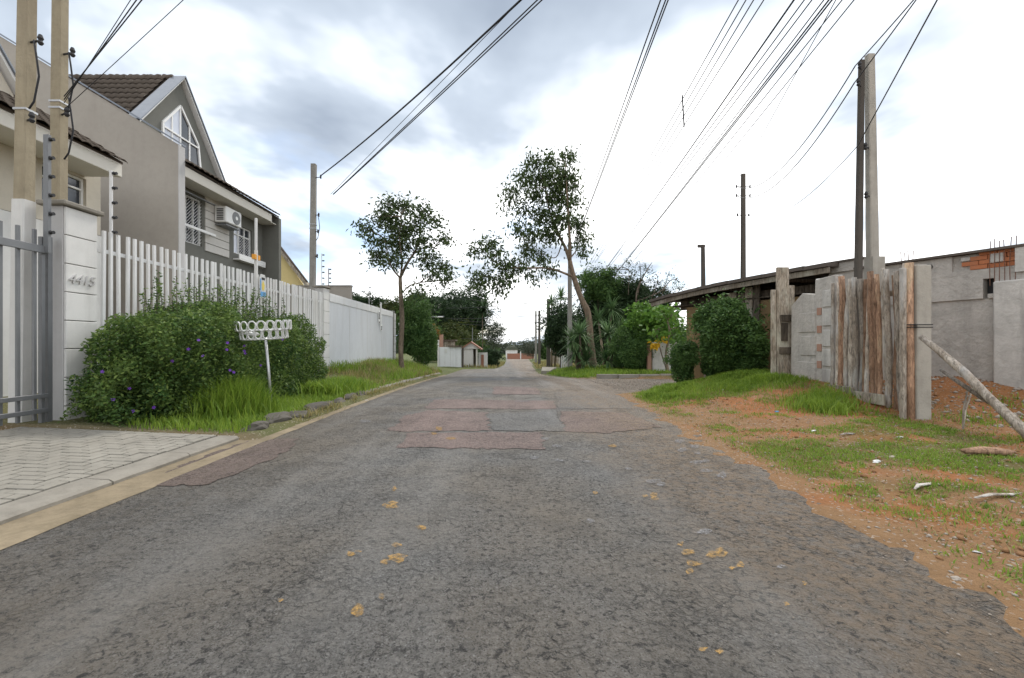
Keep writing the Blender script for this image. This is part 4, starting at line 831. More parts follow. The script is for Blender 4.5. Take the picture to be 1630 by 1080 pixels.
def bush(name, label, c, r, n_, size, mat, lump=.15, k=3.0, cat='bush', group=None, droop=.2, power=2.0, trunk=True, asp=.45, thick=.5, core=.55):
    c = np.array(c, float); r = np.array(r, float); o = rnd(0, 9); root = empty(name, (c[0], c[1], c[2]-r[2])); tag(root, label, cat, group)
    nb = 22; uu = rng.normal(size=(nb, 3)); uu /= np.linalg.norm(uu, axis=1, keepdims=True); uu[:, 2] = uu[:, 2]*.9+.05; lc = c+uu*r*rng.uniform(.4, .76, (nb, 1)); lr = r*rng.uniform(.22, .42, (nb, 1)); lc = np.vstack([lc, c]); lr = np.vstack([lr, r*.6])
    def sdf(p):
        d = np.full(len(p), 9.0)
        for a_, b2 in zip(lc, lr): d = np.minimum(d, (np.sqrt(np.sum(((p-a_)/b2)**2, 1))-1)*b2.min())
        return d+.35*lump*lumps(p, k*1.6, o)
    pts = shell(sdf, c-r*1.25, c+r*1.25, n_, thick*r.min()*.7)
    u2 = rng.normal(size=(70, 3)); u2[:, 2] = np.abs(u2[:, 2])*.8; u2 /= np.linalg.norm(u2, axis=1, keepdims=True); tt = rng.uniform(.82, 1.14, (70, 14, 1)); pts = np.concatenate([pts, (c+u2[:, None]*r*tt+rng.normal(size=(70, 14, 3))*size*.5).reshape(-1, 3)])
    gz = H(pts[:, 0], pts[:, 1]); pts = pts[pts[:, 2] > gz+.02]
    leaf_mesh('foliage', pts-np.array(root.location), size, mat, root, droop, asp)
    if core:
        import bmesh
        bm = bmesh.new(); bmesh.ops.create_icosphere(bm, subdivisions=4, radius=1)
        for q in bm.verts:
            e = np.array(q.co); e = e/(np.sum(np.abs(e)**power)**(1/power)); q.co = Vector(c+e*r*(core+.06*rng.normal())-np.array(root.location))
        me = bpy.data.meshes.new('inner_foliage'); bm.to_mesh(me); bm.free(); me.materials.append(mat); link('inner_foliage', me, root)
    if trunk: MB().tube([(0, 0, -.2), (.03, .02, r[2]*.5), (0, 0, r[2])], [.06, .05, .03], 7).build('stem', M['twig'], root, True)
    return root
def crm(pts, m_=5):
    pts = [Vector(p) for p in pts]; out = []
    for i in range(len(pts)-1):
        p0, p1, p2, p3 = pts[max(i-1, 0)], pts[i], pts[i+1], pts[min(i+2, len(pts)-1)]
        for k in range(m_):
            t_ = k/m_; out.append(.5*((2*p1)+(p2-p0)*t_+(2*p0-5*p1+4*p2-p3)*t_*t_+(3*p1-p0-3*p2+p3)*t_**3))
    return out+[pts[-1]]
def tree(name, label, D, limbs, clumps, leaf, leafmat_, bark, per=1.0, droop=.5, asp=.3, group=None, cat='tree', spread=.5, base=None):
    """limbs: [(list of (px,py,dD)), r0, r1]; clumps: (px,py,rx,ry,dD,count) in survey bearings at distance D"""
    q0 = P(*limbs[0][0][0][:2], D) if base is None else base; root = empty(name, q0); tag(root, label, cat, group); tk = MB(); tw = MB(); lp = []
    for pts, r0, r1 in limbs:
        ps = crm([P(a, b_, D+d) for a, b_, d in pts]); n_ = len(ps); lp += ps
        tk.tube([p-q0 for p in ps], [(r0+(r1-r0)*i/(n_-1))*rnd(.94, 1.06) for i in range(n_)], 9)
    tw = tk; C = []
    LP = np.array([tuple(p) for p in lp])
    for px, py, rx, ry_, dD, cnt in clumps:
        c = np.array(P(px, py, D+dD)); rr = np.array([rx/F*D, max(rx, ry_)/F*D*spread*1.2+.15, ry_/F*D]); j = np.argmin(np.linalg.norm(LP-c, axis=1)); a = Vector(LP[j])
        mid = a.lerp(Vector(c), .55)+Vector((rnd(-.1, .1), rnd(-.1, .1), rnd(0, .25)))
        tw.tube([p-q0 for p in crm([a, mid, Vector(c)], 4)], [.03, .028, .026, .024, .021, .018, .016, .013, .01], 5)
        ns = max(4, int(cnt*per/17)); u = rng.normal(size=(ns, 3)); u /= np.linalg.norm(u, axis=1, keepdims=True); sp_ = c+u*(rng.random((ns, 1))**.45)*rr
        for s in sp_[:max(4, ns//2)]: tw.tube([Vector(c)-q0, (Vector(c).lerp(Vector(s), .5)+Vector((0, 0, rnd(0, .12))))-q0, Vector(s)-q0], [.011, .008, .004], 4)
        C.append(np.repeat(sp_, 17, axis=0)+rng.normal(size=(ns*17, 3))*leaf*1.0)
    tk.build('trunk', bark, root, True); leaf_mesh('crown', np.concatenate(C)-np.array(q0), leaf, leafmat_, root, droop, asp)
    return root
# hedge with purple flowers in front of the picket fence
hd = empty('flowering_hedge', (-5.4, 9, .15)); tag(hd, 'dense green hedge with purple flowers in front of white picket fence', 'hedge')
hc = np.array([-5.36, 8.72, .66]); hr = np.array([.84, 2.62, 1.1])
def hsdf(p): q = np.abs((p-hc)/hr); tz = .14*np.sin(p[:, 1]*1.9)+.1*np.sin(p[:, 1]*4.1+1); q2 = q.copy(); q2[:, 2] = np.abs((p[:, 2]-hc[2]-np.maximum(0, p[:, 2]-.8)*tz)/hr[2]); return (np.sum(q2**5, 1)**(1/5)-1)*.9+.12*lumps(p, 2.7, 1.0)+.09*lumps(p, 7.5, 3)
hp = shell(hsdf, hc-hr*1.2, hc+hr*1.2, 120000, .4); hp = hp[hp[:, 2] > .14]
leaf_mesh('foliage', hp-np.array(hd.location), .058, M['hedge'], hd, .1, .5)
import bmesh
bm = bmesh.new(); bmesh.ops.create_icosphere(bm, subdivisions=5, radius=1)
for q in bm.verts:
    e = np.array(q.co); e = e/(np.sum(np.abs(e)**4)**.25); q.co = Vector(hc+e*hr*.76-np.array(hd.location)+rng.normal(size=3)*.02)
me = bpy.data.meshes.new('inner_foliage'); bm.to_mesh(me); bm.free(); me.materials.append(M['hedge']); link('inner_foliage', me, hd)
sv_ = []; st = MB()
for k in range(150):
    y = rnd(7.05, 11.1); x = rnd(-6.05, -5.1); h = rnd(.25, .85)*(1 if x < -5.5 else .5); b0 = Vector((x, y, 1.55)); tp = b0+Vector((rnd(-.08, .12), rnd(-.12, .12), h+.12)); md = b0.lerp(tp, .5)+Vector((rnd(-.03, .03), rnd(-.03, .03), 0))
    st.tube([b0-hd.location, md-hd.location, tp-hd.location], [.006, .005, .003], 4)
    for i in range(int(16+h*55)): t_ = rnd(.1, 1); p = (b0.lerp(md, t_*2) if t_ < .5 else md.lerp(tp, t_*2-1)); sv_.append(tuple(p-hd.location+Vector((rnd(-.02, .02), rnd(-.02, .02), 0))))
st.build('shoot_stems', M['twig'], hd); leaf_mesh('shoots', np.array(sv_), .055, M['hedge'], hd, -.1, .45)
fm = MB()
for k in range(5):
    a = k/5*6.283; fm.add([(0, 0, 0), (.022*math.cos(a-.5), .022*math.sin(a-.5), .01), (.034*math.cos(a), .034*math.sin(a), .004), (.022*math.cos(a+.5), .022*math.sin(a+.5), .01)], [(0, 1, 2, 3)])
fmesh = fm.mesh('flower', M['flower'])
for px, py in ((274, 575), (180, 636), (245, 649), (206, 619), (212, 655), (300, 556), (323, 567), (316, 542), (362, 546), (389, 559), (389, 551), (361, 557), (390, 563), (372, 593), (427, 602), (450, 541), (415, 582), (366, 590), (163, 592)):
    best = None
    for D in np.arange(5.9, 12, .04):
        p = P(px, py, D)
        if hsdf(np.array([tuple(p)]))[0] < -.02: best = P(px, py, D-.06); break
    if best is None: continue
    o = link('flower', fmesh, hd); o.location = best-hd.location; o.rotation_euler = (R(70)+rnd(-.4, .4), rnd(-.3, .3), R(30)+rnd(-.5, .5)); o.scale = (.8, .8, .8)
# young street tree on the left verge
tree('young_tree', 'young slender tree on grass verge before the white sheet gate', 20.5,
     [([(640, 592, 0), (638, 560, 0), (640, 510, 0), (638, 470, 0), (637, 443, 0)], .13, .085), ([(637, 443, 0), (648, 420, .2), (662, 398, .3), (668, 375, .2), (670, 345, 0)], .075, .02), ([(637, 443, 0), (625, 428, -.3), (618, 410, -.5), (612, 380, -.6)], .05, .015), ([(637, 445, 0), (640, 415, -.2), (636, 380, -.4), (640, 340, -.3)], .05, .012), ([(639, 468, 0), (652, 455, -.3), (668, 450, -.4)], .035, .012), ([(662, 398, .3), (685, 395, .8), (705, 415, .9)], .03, .01)],
     [(618, 325, 16, 12, 0, 170), (645, 330, 18, 13, .3, 190), (670, 338, 16, 12, 0, 170), (603, 345, 15, 12, -.3, 150), (585, 366, 18, 7, 0, 130), (625, 355, 20, 13, .5, 230), (655, 360, 20, 14, -.4, 220), (690, 350, 14, 14, 0, 130), (705, 378, 13, 10, .2, 120), (610, 388, 18, 12, -.5, 190), (640, 392, 20, 12, .4, 230), (600, 410, 15, 10, 0, 150), (625, 413, 17, 9, -.3, 170), (675, 385, 18, 11, .3, 180), (680, 412, 18, 10, -.2, 180), (700, 425, 16, 12, .4, 170), (712, 445, 10, 11, 0, 110), (690, 440, 12, 9, -.3, 110), (655, 468, 12, 8, -.3, 60), (640, 370, 22, 16, 0, 220), (672, 460, 9, 8, 0, 50), (590, 390, 9, 7, .2, 50)],
     .2, M['euca'], M['bark'], 1.6, .5, .42)
# tall tree on the right
tree('tall_tree', 'tall leaning tree with bare pale trunk and one long side branch', 26,
     [([(946, 592, 0), (941, 550, 0), (936, 500, 0), (925, 475, 0), (913, 440, 0), (907, 415, 0)], .22, .13), ([(907, 415, 0), (900, 395, .3), (890, 375, .4), (876, 340, .4), (868, 300, .2)], .12, .03), ([(907, 415, 0), (907, 390, -.3), (905, 350, -.4), (902, 300, -.5), (900, 260, -.4)], .11, .02), ([(914, 442, 0), (890, 432, -.4), (868, 427, -.7), (835, 427, -1), (805, 425, -1.2), (785, 415, -1.3), (768, 400, -1.3)], .075, .02), ([(895, 385, .3), (885, 410, .6), (865, 405, .8), (840, 395, 1)], .04, .012), ([(805, 425, -1.2), (790, 445, -1.2), (800, 462, -1.2)], .025, .01), ([(907, 412, 0), (920, 395, .5), (930, 370, .6)], .05, .012)],
     [(850, 257, 15, 9, 0, 150), (878, 255, 12, 9, .4, 120), (903, 250, 11, 9, -.2, 120), (835, 285, 17, 10, 0, 190), (862, 282, 18, 12, .5, 240), (890, 280, 18, 14, -.4, 250), (912, 285, 14, 16, 0, 180), (815, 305, 12, 14, 0, 130), (810, 328, 7, 10, 0, 60), (850, 310, 16, 13, -.4, 190), (880, 315, 20, 14, .5, 270), (908, 320, 14, 15, 0, 190), (835, 335, 12, 10, .3, 110), (862, 345, 20, 14, .3, 280), (892, 350, 20, 14, -.3, 290), (918, 355, 12, 13, .3, 150), (820, 362, 10, 9, 0, 80), (845, 372, 17, 10, 0, 190), (878, 375, 18, 10, .5, 210), (922, 380, 12, 10, .2, 120), (840, 398, 14, 10, .6, 140), (862, 408, 12, 8, .4, 110), (870, 428, 12, 6, -.5, 90), (826, 425, 14, 8, -1, 120), (805, 420, 12, 10, -1.2, 120), (780, 388, 13, 9, -1.3, 140), (760, 398, 10, 9, -1.3, 90), (790, 405, 12, 8, -1.3, 100), (770, 440, 16, 9, -1.2, 150), (795, 455, 14, 12, -1.2, 150), (755, 448, 7, 6, -1.2, 50), (930, 400, 10, 6, .4, 60), (850, 440, 9, 5, -.4, 50), (808, 440, 9, 8, -1.2, 80), (888, 295, 16, 14, .9, 180)],
     .26, M['euca'], M['bark_pale'], 1.7, .75, .38)
def spiky(name, label, base, heads, n_, ln, wd, droop=1.0, mat='spike', cat='plant', stem=True, group=None):
    root = empty(name, base); tag(root, label, cat, group); vs = []; fs = []
    for hx, hy, hz in heads:
        for k in range(n_):
            a = rnd(0, 6.283); el = rnd(-.5, 1.35); l = ln*rnd(.7, 1.15); w = wd*rnd(.8, 1.2); p = Vector((hx, hy, hz)); d = Vector((math.cos(a)*math.cos(el), math.sin(a)*math.cos(el), math.sin(el))); sd = Vector((-math.sin(a), math.cos(a), 0)); b0 = len(vs)
            for i in range(6):
                t_ = i/5; ww = w*(1-t_)**.7*(.6+.8*min(1, t_*3)); vs += [p-sd*ww/2, p+sd*ww/2]; p = p+d*l/5; d = (d+Vector((0, 0, -.2*droop*(.5+t_)))).normalized()
            fs += [(b0+2*i, b0+2*i+1, b0+2*i+3, b0+2*i+2) for i in range(5)]
    npmesh('leaves', np.array([tuple(q) for q in vs]), np.array(fs), M[mat], root)
    if stem:
        for hx, hy, hz in heads: MB().tube([(hx*.3, hy*.3, -.2), (hx*.6, hy*.6, hz*.5), (hx, hy, hz+.05)], [.09, .075, .05], 7, True, .08).build('stem', M['bark'], root, True)
    return root
zg = lambda px, D: Hs(PX(px, D), D)
bp = lambda px, D: Vector((PX(px, D), D, zg(px, D)))
spiky('spiky_plant', 'tall spiky-leaved plant hiding the foot of the pale pole', bp(925, 24.3), [(-.3, 0, .9), (.2, .3, 1.4), (-.1, -.2, 2.0), (.3, .1, .5), (-.5, .1, 1.6)], 110, 1.1, .075, 1.2)
spiky('spiky_plant', 'broad clump of long drooping spiky leaves beside the pale trunk', bp(985, 23.5), [(-.7, 0, .5), (-.2, .2, 1.0), (.1, -.2, 1.5), (.4, .1, .7), (-.5, .3, 1.9), (.8, 0, .4)], 110, 1.1, .075, 1.2)
spiky('dracaena', 'palm-like dracaena head above the dark tree', bp(878, 39), [(.0, 0, 5.8), (.9, .3, 6.4)], 110, 1.15, .07, 1.0)
spiky('dracaena', 'dracaena crowns rising over the shrubs behind the trunk', bp(965, 28), [(-.5, 0, 3.0), (.4, .3, 3.7), (.9, .3, 2.4)], 100, 1.3, .08, 1.5)
def cbush(name, label, px, py, rx, ry_, D, n_, size, mat, depth=None, **k):
    c = P(px, py, D); return bush(name, label, c, (rx/F*D, depth or rx/F*D*.8, ry_/F*D), n_, size, M[mat], **k)
cbush('round_bush', 'dense round dark green bush below the shed eave', 1158, 545, 66, 76, 11.6, 42000, .09, 'mid_leaf', 1.15, lump=.14, k=3.4, core=.42)
cbush('low_bush', 'grey-green low bush between the papaya and the round bush', 1088, 578, 24, 38, 12.6, 7000, .07, 'mid_leaf', .7, trunk=False, lump=.15, k=3.5)
cbush('dark_tree', 'dense dark tree mass behind the spiky plants', 985, 512, 80, 84, 31, 26000, .2, 'dark_leaf', 2.2, cat='tree', lump=.5, k=1.4)
cbush('shrub', 'dark leafy shrub top behind the tall trunk', 952, 458, 36, 34, 30, 5000, .2, 'mid_leaf', 1.4, lump=.5, k=1.7, core=.4)
cbush('shrub', 'olive shrub under the bare branches', 1030, 498, 50, 46, 30, 11000, .18, 'dark_leaf', 1.6, lump=.4, k=1.6)
cbush('blue_bush', 'bluish green low shrub at the kerb of the bay', 1008, 562, 44, 40, 22, 12000, .1, 'mid_leaf', .9, lump=.2, k=3)
cbush('leafy_bush', 'bright green leafy bush beside the papaya', 1035, 518, 40, 36, 22.5, 5500, .2, 'bright_leaf', .9, lump=.25, k=2.6, asp=.6, core=.55)
cbush('dark_tree', 'dark roadside tree overhanging the brown hut', 892, 532, 34, 52, 36, 9000, .22, 'dark_leaf', 1.7, cat='tree', lump=.4, k=1.6)
tree('bare_tree', 'nearly bare tree with thin upright twigs behind the shrubs', 29,
     [([(1010, 540, 0), (1012, 490, 0), (1015, 460, 0), (1030, 430, 0), (1038, 418, 0)], .09, .015), ([(1015, 470, 0), (1020, 440, .3), (1018, 415, .4)], .05, .01), ([(1013, 480, 0), (1050, 465, -.4), (1070, 445, -.3), (1085, 452, 0)], .05, .012), ([(1035, 480, 0), (1045, 455, 0), (1048, 438, .2)], .03, .01), ([(1050, 480, 0), (1060, 450, 0), (1065, 432, .2)], .03, .01), ([(1066, 490, 0), (1075, 470, 0), (1090, 455, .2)], .03, .01), ([(1000, 470, 0), (1001, 440, 0), (1001, 418, 0)], .025, .01)],
     [(1020, 425, 10, 10, 0, 40), (1034, 430, 8, 10, 0, 35), (1050, 450, 10, 10, 0, 35), (1066, 440, 9, 9, 0, 45), (1080, 460, 8, 8, 0, 45), (1000, 420, 6, 6, 0, 25), (982, 430, 8, 10, 0, 60), (1022, 450, 10, 12, 0, 50), (1040, 440, 8, 10, 0, 30), (1058, 462, 9, 9, 0, 35), (1074, 450, 8, 8, 0, 30), (1010, 440, 8, 12, 0, 40), (965, 440, 10, 12, 0, 70), (945, 430, 8, 10, 0, 50)], .15, M['dark_leaf'], M['twig'], 2.2, .2)
# papaya with yellow leaf
tree('papaya_tree', 'small papaya with yellow hanging leaves before a grey gate panel', 20.5,
     [([(1064, 592, 0), (1060, 565, 0), (1066, 530, 0), (1062, 510, 0)], .06, .04), ([(1062, 592, .1), (1052, 560, .1), (1048, 540, 0)], .03, .02)],
     [(1075, 505, 18, 10, 0, 60), (1055, 500, 16, 10, 0, 60), (1085, 525, 14, 12, 0, 50), (1045, 525, 12, 10, 0, 40), (1070, 535, 14, 10, .2, 40)], .26, M['bright_leaf'], M['bark'], 1, .4, .55)
yl = empty('yellow_leaf', P(1043, 548, 20.3)); tag(yl, 'large wilted yellow leaf hanging from the papaya', 'leaf'); leaf_mesh('blade', rng.normal(size=(40, 3))*np.array([.09, .05, .09]), .2, M['yellow_leaf'], yl, 1.0, .6)
yl = empty('yellow_leaf', P(1057, 540, 20.4)); tag(yl, 'smaller yellow leaf beside the large wilted papaya leaf', 'leaf'); leaf_mesh('blade', rng.normal(size=(20, 3))*np.array([.08, .05, .07]), .18, M['yellow_leaf'], yl, .6, .6)
gp_ = empty('gate_panel', (PX(1050, 21.5), 21.5, -.2)); tag(gp_, 'grey cement gate panel with reddish post behind the papaya', 'gate')
MB().box(-.35, .85, 0, .08, 0, 1.55).build('panel', M['plaster2'], gp_); MB().box(-.62, -.42, -.06, .12, -.1, 1.4).build('post', M['brick_dull'], gp_, bevel=.01); MB().box(-.2, .35, -.4, -.05, -.05, .18).build('white_block', M['white_stucco'], gp_, bevel=.02)
# left background vegetation
cbush('garden_hedge', 'tall leafy hedge beyond the end of the sheet gate', 664, 530, 38, 62, 27, 17000, .13, 'mid_leaf', 1.5, cat='hedge', lump=.4, k=1.9, power=2.6)
cbush('garden_shrub', 'olive shrub peeping over the sheet gate', 622, 496, 40, 22, 30, 5000, .14, 'olive_leaf', 1.0, lump=.25, k=2.2)
cbush('garden_shrub', 'dark foliage behind the upper edge of sheet gate', 565, 482, 44, 18, 27, 4000, .13, 'dark_leaf', 1.0, lump=.25, k=2.2)
cbush('orange_shrub', 'orange-flowering shrub above the grey gate', 688, 532, 10, 14, 34, 1800, .15, 'orange_leaf', .5, lump=.15, k=2.5)
for i, (px, py, rx, ry_, D, mt, lab) in enumerate(((700, 508, 56, 54, 62, 'dark_leaf', 'broad dark tree behind the grey gate'), (745, 502, 46, 48, 66, 'dark_leaf', 'dark round tree crown behind the gatehouse'), (728, 548, 42, 38, 58, 'olive_leaf', 'olive green tree low behind the gatehouse'), (668, 495, 30, 30, 55, 'dark_leaf', 'dark tree crown beside the young tree'))):
    o = cbush('background_tree', lab, px, py, rx, ry_, D, 9000, .34, mt, 3.0, cat='tree', lump=.9, k=.8, group='background trees', trunk=False, core=.6)
    zz = EYE+(HY-588)/F*D; MB().tube([(0, 0, zz-o.location.z-1), (.1, 0, .5), (.2, .1, 3)], [.3, .22, .12], 8).build('trunk', M['bark'], o, True)
pm = spiky('palm_tree', 'feathery palm with drooping fronds at the edge of the dark trees', Vector((PX(768, 60), 60, -1.6)), [(0, 0, 7.2)], 60, 3.4, .3, 1.7, 'dark_leaf', 'palm')
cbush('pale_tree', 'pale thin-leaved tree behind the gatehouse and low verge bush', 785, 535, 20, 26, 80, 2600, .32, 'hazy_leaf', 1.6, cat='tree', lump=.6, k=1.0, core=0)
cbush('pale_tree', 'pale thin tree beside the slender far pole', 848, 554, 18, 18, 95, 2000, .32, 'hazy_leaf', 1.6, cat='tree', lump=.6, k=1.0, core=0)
cbush('verge_bush', 'dark low bush on the verge beside the gatehouse', 778, 572, 24, 19, 44, 7000, .14, 'dark_leaf', .9, lump=.25, k=1.8)
for k in range(16):
    px = 560+k*45+rnd(-14, 14)
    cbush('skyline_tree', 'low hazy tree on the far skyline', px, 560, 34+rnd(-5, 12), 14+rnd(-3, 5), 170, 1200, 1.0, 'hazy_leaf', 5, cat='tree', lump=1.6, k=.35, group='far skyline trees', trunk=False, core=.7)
for px, py, rx, ry_, D, lab in ((690, 555, 26, 34, 70, 'leafy tree filling the gap behind the grey gate'), (915, 545, 44, 44, 60, 'green tree behind the brown hut'), (770, 560, 22, 22, 90, 'low green tree behind the dark low verge bush'), (880, 558, 26, 20, 95, 'low green tree behind the slender far pole'), (960, 550, 60, 40, 60, 'green tree behind the spiky plants'), (1060, 545, 60, 34, 55, 'green tree behind the papaya')):
    cbush('background_tree', lab, px, py, rx, ry_, D, 6000, .36, 'mid_leaf', 2.5, cat='tree', lump=.8, k=.8, group='background trees', core=.6)
# ------------------------------------------------------------------ far buildings
gg = empty('grey_gate', (PX(697, 38), 38, -1.0)); tag(gg, 'pale grey metal gate with notice under the orange shrub', 'gate')
for k in range(4): MB().box(.12+k*.49, .12+k*.49+.475, 0, .06, .08, 1.98).build('gate_leaf', M['white_sheet'], gg, bevel=.01)
MB().box(-.02, .1, -.08, .1, -.1, 2.6).build('post', M['white_stucco'], gg); MB().box(2.1, 2.26, -.06, .1, -.1, 1.95).build('post', M['pole_dark'], gg); MB().box(.9, 2.1, -.15, .2, 2.0, 2.12).build('coping', M['plank_dark'], gg)
MB().box(.62, .82, -.03, -.005, 1.45, 1.8).build('notice', M['white_plastic'], gg)
MB().box(.1, 1.2, 1.5, 2.8, -.1, 2.5).build('outhouse', M['plank'], gg); MB().box(0, 1.4, 1.3, 3.0, 2.51, 2.65).build('outhouse_roof', M['plank_dark'], gg)
MB().box(0, .3, .9, 1.3, .3, 3.1).build('rusty_wall', M['brick_dull'], gg)
gh = empty('gatehouse', (PX(736, 40), 40, -1.05)); tag(gh, 'small pale gatehouse with red-edged gable roof beside far road', 'gatehouse')
MB().box(.02, .98, 0, 1.2, -.2, 1.85).build('wall', M['panel'], gh); MB().box(1.25, 1.4, .0, .15, -.2, 1.85).build('post', M['trim'], gh); MB().box(1.0, 1.22, .7, 1.1, -.2, 1.8).build('door', M['plank_dark'], gh)
MB().prism([(-.02, 1.86), (.8, 2.42), (1.62, 1.86)], 'y', -.1, 1.3).build('gable', M['panel'], gh)
for s in (-1, 1): MB().beam((.8+s*1.0, .6, 1.80), (.8-s*.03, .6, 2.5), 1.7, .1, (0, 0, 1)).build('roof', M['terracotta'], gh)
MB().box(1.45, 2.3, .6, .75, -.2, 1.5).build('side_panel', M['white_stucco'], gh); MB().box(1.7, 1.95, .5, .58, -.2, 1.3).build('side_door', M['terracotta'], gh)
sh = empty('small_house', (PX(876, 45), 45, -1.3)); tag(sh, 'small brown hut with white roof under the dark tree', 'hut')
MB().box(0, .9, 0, 2, -.2, 1.75).build('wall', M['plank'], sh); MB().box(.9, 1.6, .05, 2, -.2, 1.75).build('door', M['trim'], sh); MB().box(-.15, 1.75, -.3, 2.2, 1.76, 2.1).build('roof', M['white_stucco'], sh); MB().box(.45, .6, -.06, -.005, .8, 1.05).build('meter_box', M['galv'], sh)
wp2 = empty('white_palings', (PX(893, 33), 33, -.75)); tag(wp2, 'short white palings beside the brown hut', 'fence')
for k in range(5): MB().box(k*.14, k*.14+.1, 0, .03, 0, 1.0+.1*(k % 2)).build('paling', M['white_paint'], wp2)
ew = empty('red_wall', (PX(807, 115), 115, -2.75)); tag(ew, 'low red brick wall with pale posts closing the far road', 'wall')
for k in range(2): MB().box(.05+k*3.7, 3.6+k*3.7, 0, .2, 0, 1.5).build('wall_panel', M['terracotta'], ew)
for k in range(3): MB().box(-.2+k*3.7, .05+k*3.7, -.1, .3, -.3, 2.0).build('post', M['white_stucco'], ew)
wb = empty('white_shed', (PX(805, 125), 125, -2.6)); tag(wb, 'tiny white shed with pale roof behind the red wall', 'shed'); MB().box(0, 3.4, 0, 3, 0, 2.2).build('wall', M['white_stucco'], wb); MB().prism([(-.3, 2.2), (.6, 3.0), (3, 3.0), (3.8, 2.2)], 'y', -.3, 3.3).build('roof', M['hazy_leaf'], wb)
# ------------------------------------------------------------------ grass
def grass(name, label, pts, h, mat, w=.007, lean=.5, kind='stuff'):
    """pts (N,2); h (N,) heights"""
    n_ = len(pts); z = H(pts[:, 0], pts[:, 1]); a = rng.uniform(0, 6.283, n_); ln = rng.normal(lean, .25, n_)*h; b0 = np.stack([pts[:, 0], pts[:, 1], z-.01], -1)
    dx = np.stack([np.cos(a), np.sin(a), np.zeros(n_)], -1); sd = np.stack([-np.sin(a), np.cos(a), np.zeros(n_)], -1)*(w*rng.uniform(.7, 1.4, n_))[:, None]
    up = np.array([0, 0, 1.0]); m1 = b0+dx*(ln*.3)[:, None]+up*(h*.6)[:, None]; tp = b0+dx*ln[:, None]+up*h[:, None]
    v_ = np.stack([b0-sd, b0+sd, m1+sd*.8, m1-sd*.8, tp], 1).reshape(-1, 3); i = np.arange(n_)*5
    f_ = np.concatenate([np.stack([i, i+1, i+2], -1), np.stack([i, i+2, i+3], -1), np.stack([i+3, i+2, i+4], -1)])
    o = npmesh(name, v_, f_, mat); tag(o, label, 'grass', None, kind); return o
def scat(n_, x0, x1, y0, y1, dens):
    p = np.stack([rng.uniform(x0, x1, n_), rng.uniform(y0, y1, n_)], -1); return p[rng.random(n_) < dens(p[:, 0], p[:, 1])]
p = scat(26000, -5.2, -3.5, 5.75, 15.0, lambda x, y: np.clip(.75+.5*(fbm(x, y, 1.2)-.4), 0, 1)*np.where(x < -4.9, .4, 1)*np.where(y > 12.4, .5, 1)*smooth01((y-5.7+.4*(fbm(x, y, 2)-.5))/.5))
grass('verge_grass', 'bright green grass on the verge around the litter basket', p, rng.uniform(.05, .16, len(p)), M['grass'], .006)
p = np.concatenate([rng.normal((-4.45, 7.15), (.26, .3), (3200, 2)), rng.normal((-4.75, 7.6), (.2, .3), (1200, 2))])
grass('tall_grass_tuft', 'tall bright grass tuft between hedge and litter basket', p, rng.uniform(.3, .75, len(p))*np.exp(-((p[:, 0]+4.5)**2+(p[:, 1]-7.25)**2)*.9), M['grass'], .007, .45)
p = np.concatenate([rng.normal((-4.2, y), (.25, .22), (700, 2)) for y in (10.0, 10.6, 11.2, 11.8)])
grass('leafy_tuft', 'broad-bladed grass tufts at the far end of hedge', p, rng.uniform(.2, .42, len(p)), M['grass'], .012, .55)
p = scat(26000, -6.2, -3.55, 12.6, 25.5, lambda x, y: np.clip(.15+1.6*(fbm(x, y, .9, 3)-.3), 0, 1)*np.where((y < 14.5) & (x > -4.8), .3, 1))
grass('rough_grass', 'rough half-dry grass before the white sheet gate', p, (.06+.6*np.clip(fbm(p[:, 0], p[:, 1], 1.3, 7)-.3, 0, 1))*rng.uniform(.5, 1.4, len(p)), M['grass_dry'], .008, .6)
p = scat(9000, -6.2, -3.55, 14.5, 25.5, lambda x, y: np.clip(.1+1.8*(fbm(x, y, .9, 8)-.35), 0, 1)); grass('rough_grass', 'greener grass clumps around the young tree', p, rng.uniform(.12, .4, len(p)), M['grass'], .01)
p = scat(6000, -3.52, -3.05, 5.7, 23, lambda x, y: np.clip(3*(fbm(x, y, 1.6, 5)-.45), 0, 1)*np.where(x > -3.2, .35, 1)); grass('gutter_grass', 'dry weeds along the gutter and rough kerb stones', p, rng.uniform(.03, .14, len(p)), M['grass_dry'], .006, .8)
p = scat(9000, -3.5, -3.06, 2.2, 5.7, lambda x, y: np.clip(4*(fbm(x, y, 2.6, 5)-.5), 0, 1)*np.where((x > -3.18) | (x < -3.42), 1, .15)); grass('gutter_moss', 'yellow-green moss tufts along the driveway gutter', p, rng.uniform(.008, .025, len(p)), M['grass_dry'], .006, .8)
def rd(x, y):
    t_ = x-RE(y); m_ = np.maximum(smooth01((fbm(x, y, .9, 6)-.42)/.14), .8*smooth01((fbm(x, y, 1.9, 15)-.5)/.12))*smooth01((t_-.0)/.45); return m_
p = scat(240000, 2.3, 7.4, 1.2, 10, lambda x, y: rd(x, y)*.6*np.where((x > 6.2) & (y > 5.7), .06, 1)*smooth01((fbm(x, y, 3.5, 2)-.32)/.2))
grass('verge_grass', 'short patchy green grass over the red dirt verge', p, rng.uniform(.012, .055, len(p)), M['grass'], .004, .7)
p = scat(70000, 2.3, 7.4, 1.2, 12, lambda x, y: .5*smooth01((x-RE(y)+.1)/.5)*smooth01((fbm(x, y, 1.5, 12)-.42)/.2)); grass('dry_grass', 'dry straw-coloured grass scattered over the dirt verge', p, rng.uniform(.01, .05, len(p)), M['grass_dry'], .0035, 1.1)
